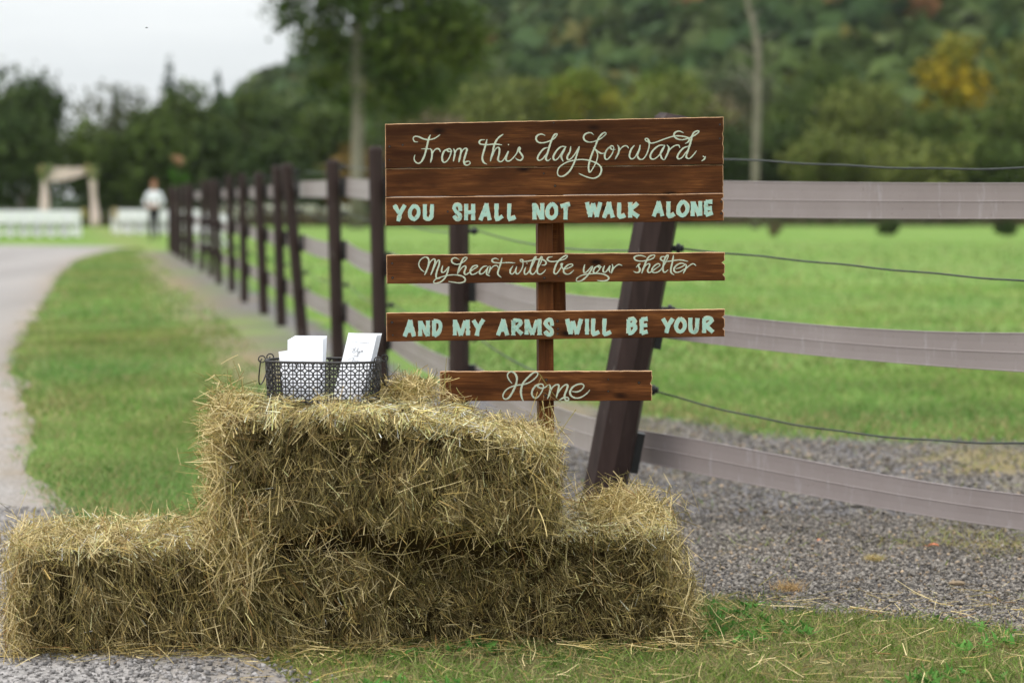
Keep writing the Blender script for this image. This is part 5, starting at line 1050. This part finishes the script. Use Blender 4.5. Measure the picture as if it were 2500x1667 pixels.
# ---------------------------------------------------------------- wedding place: arch, chairs, person
M['cloth'] = m_plain('blush_cloth', (0.66, 0.52, 0.49), 0.8, 0.2, 0.08, 3)
M['flower'] = m_attr('flower_leaf', 0.6, 0.2, 0.15)
arch = empty('wedding_arch', (-20.3, 111, 0), R(4), 'square wedding arch draped in blush cloth with flower corners', 'arch')
for sx in (-1, 1):
    mb = MB(); pts = []; rad = []
    for k in range(9): t = k / 8; pts.append((sx * 1.14 + 0.05 * math.sin(t * 5 + sx), 0, 2.55 * t)); rad.append(0.14 + 0.04 * math.sin(t * 7 + sx) + 0.05 * (1 - t))
    mb.tube(pts, rad, 10); o = mb.build('draped_post', M['cloth'], arch, True)
mb = MB(); mb.box((0, 0, 2.62), (2.5, 0.1, 0.1)); mb.build('beam', m_plain('arch_timber', (0.20, 0.13, 0.08), 0.8, 0.2, 0.2, 6), arch)
mb = MB(); V = []
for i in range(21):
    t = i / 20; x = -0.95 + 1.9 * t * 0.92; sag = 0.62 - 0.34 * t + 0.10 * math.sin(math.pi * t)
    for j in range(7): u = j / 6; V.append((x, -0.10 - 0.05 * math.sin(u * 6 + i * 1.1), 2.70 - sag * u))
mb.add(V, [(i * 7 + j, i * 7 + j + 1, i * 7 + j + 8, i * 7 + j + 7) for i in range(20) for j in range(6)]); mb.add([(x, y + 0.02, z) for x, y, z in V], [(i * 7 + j, i * 7 + j + 7, i * 7 + j + 8, i * 7 + j + 1) for i in range(20) for j in range(6)]); mb.build('drape', M['cloth'], arch, True)
g = np.random.default_rng(31)
for sx in (-1, 1):
    C = np.array([(sx * 1.05, -.1, 2.55), (sx * 0.85, -.1, 2.66), (sx * 1.15, -.1, 2.3), (sx * 1.2, -.05, 2.6)]); V, Fq, Cc = leaf_cloud(C, np.full((4, 3), 0.2), 420, 0.11, [(0.32, 0.30, 0.11), (0.12, 0.18, 0.06), (0.42, 0.36, 0.16), (0.18, 0.24, 0.10)], g)
    link('flowers', np_mesh('flowers', V, Fq, Cc), M['flower'], arch)

def chair_parts():
    parts = []
    def P(name, f):
        mb = MB(); f(mb); me = bpy.data.meshes.new(name); me.from_pydata(mb.v, [], mb.f); me.update(); me.materials.append(M['white']); parts.append((name, me))
    P('seat', lambda m: (m.box((0, 0, 0.44), (0.40, 0.40, 0.03)), m.box((0, 0, 0.462), (0.36, 0.36, 0.02))))
    def back(m): 
        V = []
        for j in range(5):
            for i in range(5): t = i / 4 - .5; V.append((t * 0.42, -0.20 - 0.03 * (1 - 4 * t * t) - 0.02 * j / 4, 0.47 + 0.39 * j / 4))
        m.add(V, [(j * 5 + i, j * 5 + i + 1, j * 5 + i + 6, j * 5 + i + 5) for j in range(4) for i in range(4)]); m.add([(x, y + 0.018, z) for x, y, z in V], [(j * 5 + i, j * 5 + i + 5, j * 5 + i + 6, j * 5 + i + 1) for j in range(4) for i in range(4)])
    P('backrest', back)
    for s in (-1, 1):
        P('leg', lambda m: m.tube([(s * 0.21, 0.22, 0.0), (s * 0.21, 0.0, 0.42), (s * 0.21, -0.18, 0.72), (s * 0.20, -0.22, 0.86)], 0.016, 6))
        P('leg', lambda m: m.tube([(s * 0.19, -0.24, 0.0), (s * 0.19, 0.16, 0.44)], 0.015, 6))
    P('stretcher', lambda m: (m.tube([(-0.19, -0.17, 0.12), (0.19, -0.17, 0.12)], 0.010, 6), m.tube([(-0.21, 0.16, 0.12), (0.21, 0.16, 0.12)], 0.010, 6)))
    return parts
ORD = ['first', 'second', 'third', 'fourth', 'fifth', 'sixth', 'seventh']; CP = chair_parts(); rr = random.Random(2)
def chair(x, y, rz, label, group):
    t = empty('folding_chair', (x, y, 0), rz, label, 'chair', group)
    for nm, me in CP:
        o = bpy.data.objects.new(nm, me); COL.objects.link(o); o.parent = t
for r in range(6):
    for c in range(7):
        lb = 'white folding chair left of the aisle, %s row, %s seat from aisle' % (ORD[r], ORD[c])
        chair(-14.55 - c * 0.46 - r * 0.20 + rr.uniform(-.02, .02), 80.4 + r * 0.85, R(10 + rr.uniform(-3, 3)), lb, 'near row chairs left of the aisle' if r == 0 else 'further chairs left of the aisle')
for r in range(5):
    for c in range(7):
        lb = 'white folding chair right of the aisle, %s row, %s seat from aisle' % (ORD[r], ORD[c])
        chair(-14.1 + c * 0.46 - r * 0.20 + rr.uniform(-.02, .02), 88.0 + r * 0.85, R(10 + rr.uniform(-3, 3)), lb, 'near row chairs right of the aisle' if r == 0 else 'further chairs right of the aisle')
for i, (x, y) in enumerate([(-7.62, 59.3), (-7.12, 59.5), (-7.9, 60.2), (-7.35, 60.4), (-6.95, 58.4), (-7.3, 57.9)]): chair(x, y, R(25 * i), 'spare white folding chair behind the far fence posts, %s from the left' % ['third', 'fifth', 'first', 'second', 'last', 'fourth'][i], 'spare chairs behind the fence')
for i, (x, y, lb) in enumerate([(-14.2, 80.3, 'yellow flower bunch on the aisle end of the left chair block'), (-14.45, 88.1, 'yellow flower bunch on the aisle end of the right chair block')]):
    g = np.random.default_rng(40 + i); V, Fq, Cc = leaf_cloud(np.array([(0, 0, .0), (0, 0, .15)]), np.full((2, 3), .13), 160, .07, [(0.42, 0.33, 0.09), (0.2, 0.22, 0.07), (0.5, 0.4, 0.2)], g); o = link('flower_bunch', np_mesh('flower_bunch', V, Fq, Cc), M['flower']); o.location = (x, y, .66); tag(o, lb, 'flowers')

# person walking up the aisle path
def person(loc, rz, label):
    root = empty('person', loc, rz, label, 'person')
    J = {'pel': (0, 0, .93, .135, .105), 'sp1': (0, 0, 1.06, .13, .10), 'sp2': (0, -.01, 1.22, .155, .11), 'chest': (0, -.01, 1.37, .165, .115), 'neck0': (0, 0, 1.47, .06, .06), 'neck1': (0, -.01, 1.53, .055, .055),
         'head0': (0, -.025, 1.60, .078, .09), 'head1': (0, -.02, 1.69, .080, .095), 'head2': (0, -.005, 1.755, .05, .06)}
    for s, n in ((-1, 'L'), (1, 'R')):
        J['sh' + n] = (s * .17, 0, 1.41, .068, .068); J['el' + n] = (s * .29, -.02, 1.15, .050, .050); J['fo' + n] = (s * .16, -.17, 1.06, .040, .040); J['wr' + n] = (s * .07, -.235, 1.03, .030, .030); J['pa' + n] = (s * .02, -.25, 1.02, .034, .026)
    J['hiL'] = (-.09, 0, .88, .10, .10); J['knL'] = (-.085, -.12, .50, .066, .066); J['anL'] = (-.075, -.08, .09, .042, .042); J['toL'] = (-.08, -.22, .035, .036, .03)
    J['hiR'] = (.09, 0, .88, .10, .10); J['knR'] = (.07, -.02, .50, .064, .064); J['anR'] = (.05, .22, .16, .042, .042); J['toR'] = (.05, .13, .05, .036, .03)
    E = [('pel', 'sp1'), ('sp1', 'sp2'), ('sp2', 'chest'), ('chest', 'neck0'), ('neck0', 'neck1'), ('neck1', 'head0'), ('head0', 'head1'), ('head1', 'head2')]
    for n in 'LR': E += [('chest', 'sh' + n), ('sh' + n, 'el' + n), ('el' + n, 'fo' + n), ('fo' + n, 'wr' + n), ('wr' + n, 'pa' + n), ('pel', 'hi' + n), ('hi' + n, 'kn' + n), ('kn' + n, 'an' + n), ('an' + n, 'to' + n)]
    names = list(J); ix = {n: i for i, n in enumerate(names)}
    me = bpy.data.meshes.new('body'); me.from_pydata([J[n][:3] for n in names], [(ix[a], ix[b]) for a, b in E], []); o = bpy.data.objects.new('body', me); COL.objects.link(o)
    o.modifiers.new('skin', 'SKIN'); sub = o.modifiers.new('sub', 'SUBSURF'); sub.levels = 2; sub.render_levels = 2
    if not me.skin_vertices: me.attributes
    sv = me.skin_vertices[0].data
    for n in names: sv[ix[n]].radius = J[n][3:5]; sv[ix[n]].use_root = (n == 'pel')
    dg = bpy.context.evaluated_depsgraph_get(); dg.update(); m2 = bpy.data.meshes.new_from_object(o.evaluated_get(dg)); bpy.data.objects.remove(o)
    # fingers
    bm = bmesh.new(); bm.from_mesh(m2); m2.name = 'body'
    tmp = MB()
    for s in (-1, 1):
        for k in range(4):
            L_ = (.062, .072, .068, .052)[k]; p = Vector((s * .012, -.268, 1.035 - .014 * k)); tmp.tube([p, p + Vector((-s * L_ * .5, -.012, -.006)), p + Vector((-s * L_ * .9, .008, -.014))], [.0095, .0088, .006], 6)
        p = Vector((s * .035, -.262, 1.048)); tmp.tube([p, p + Vector((-s * .02, -.018, .014)), p + Vector((-s * .042, -.014, .012))], [.011, .0095, .007], 6)
    b0 = len(bm.verts); vs = [bm.verts.new(v) for v in tmp.v]
    for f in tmp.f: bm.faces.new([vs[i] for i in f])
    for f in bm.faces:
        c = f.calc_center_median(); f.smooth = True
        if c.z > 1.485: f.material_index = 0
        elif c.z < 0.075: f.material_index = 3
        elif c.z < 0.955 or (c.z < 0.99 and abs(c.x) < 0.15 and c.y > -.13): f.material_index = 2
        elif c.y < -0.12 and c.z < 1.14 and abs(c.x) < .2: f.material_index = 0
        else: f.material_index = 1
    # nose and ears
    for (cx, cy, cz, sx, sy, sz) in ((0, -.118, 1.655, .011, .018, .02), (-.082, -.01, 1.665, .010, .018, .028), (.082, -.01, 1.665, .010, .018, .028)):
        r = bmesh.ops.create_icosphere(bm, subdivisions=1, radius=1.0)
        for v in r['verts']: v.co = Vector((v.co.x * sx + cx, v.co.y * sy + cy, v.co.z * sz + cz))
    m2.materials.clear(); bm.to_mesh(m2); bm.free()
    for mt in (m_plain('skin', (0.50, 0.28, 0.20), .55, .3, .05, 10), m_plain('white_shirt', (0.72, 0.73, 0.78), .8, .2, .04, 12), m_plain('black_trousers', (0.008, 0.008, 0.009), .8, .2, .2, 20), m_plain('black_shoes', (0.01, 0.009, 0.008), .4, .4, .2, 20)): m2.materials.append(mt)
    link('body', m2, None, root)
    mb = MB()
    for s in (-1, 1): mb.box((s * .032, -.116, 1.685), (.022, .006, .009))
    mb.box((0, -.113, 1.612), (.045, .006, .008)); mb.build('face_features', m_plain('dark_features', (0.10, 0.035, 0.03), .5, .3, .1, 10), root)
    bm = bmesh.new(); bmesh.ops.create_uvsphere(bm, u_segments=16, v_segments=10, radius=1)
    for v in bm.verts:
        p = v.co.copy(); f = 1 + 0.05 * math.sin(p.x * 9 + p.z * 7); v.co = Vector((p.x * .098 * f, p.y * .112 * f + .012, p.z * .108 * f + 1.705))
    bmesh.ops.delete(bm, geom=[v for v in bm.verts if v.co.z < 1.70 and v.co.y < -.02 or v.co.z < 1.625], context='VERTS'); h = bpy.data.meshes.new('hair'); bm.to_mesh(h); bm.free(); link('hair', h, m_plain('auburn_hair', (0.21, 0.075, 0.03), .6, .3, .25, 40), root)
# ---------------------------------------------------------------- the hazy air of the valley
mb = MB(); mb.box((0, 0, 0), (2820, 1600, 160)); hz = mb.build('haze', None); hz.location = (0, 725, 78.0)
hm_ = bpy.data.materials.new('haze'); hm_.use_nodes = True; hn = hm_.node_tree; hn.nodes.clear(); ho = hn.nodes.new('ShaderNodeOutputMaterial'); hv = hn.nodes.new('ShaderNodeVolumePrincipled')
hv.inputs['Color'].default_value = (0.90, 0.93, 0.96, 1); hv.inputs['Density'].default_value = HAZE; hv.inputs['Anisotropy'].default_value = 0.0; hn.links.new(hv.outputs[0], ho.inputs['Volume'])
hz.data.materials.append(hm_); tag(hz, 'thin pale haze softening the far hill', 'haze', kind='stuff')
person((-10.49, 71.0, 0), R(-8), 'person in white shirt and black trousers walking on the grass, hands held in front')
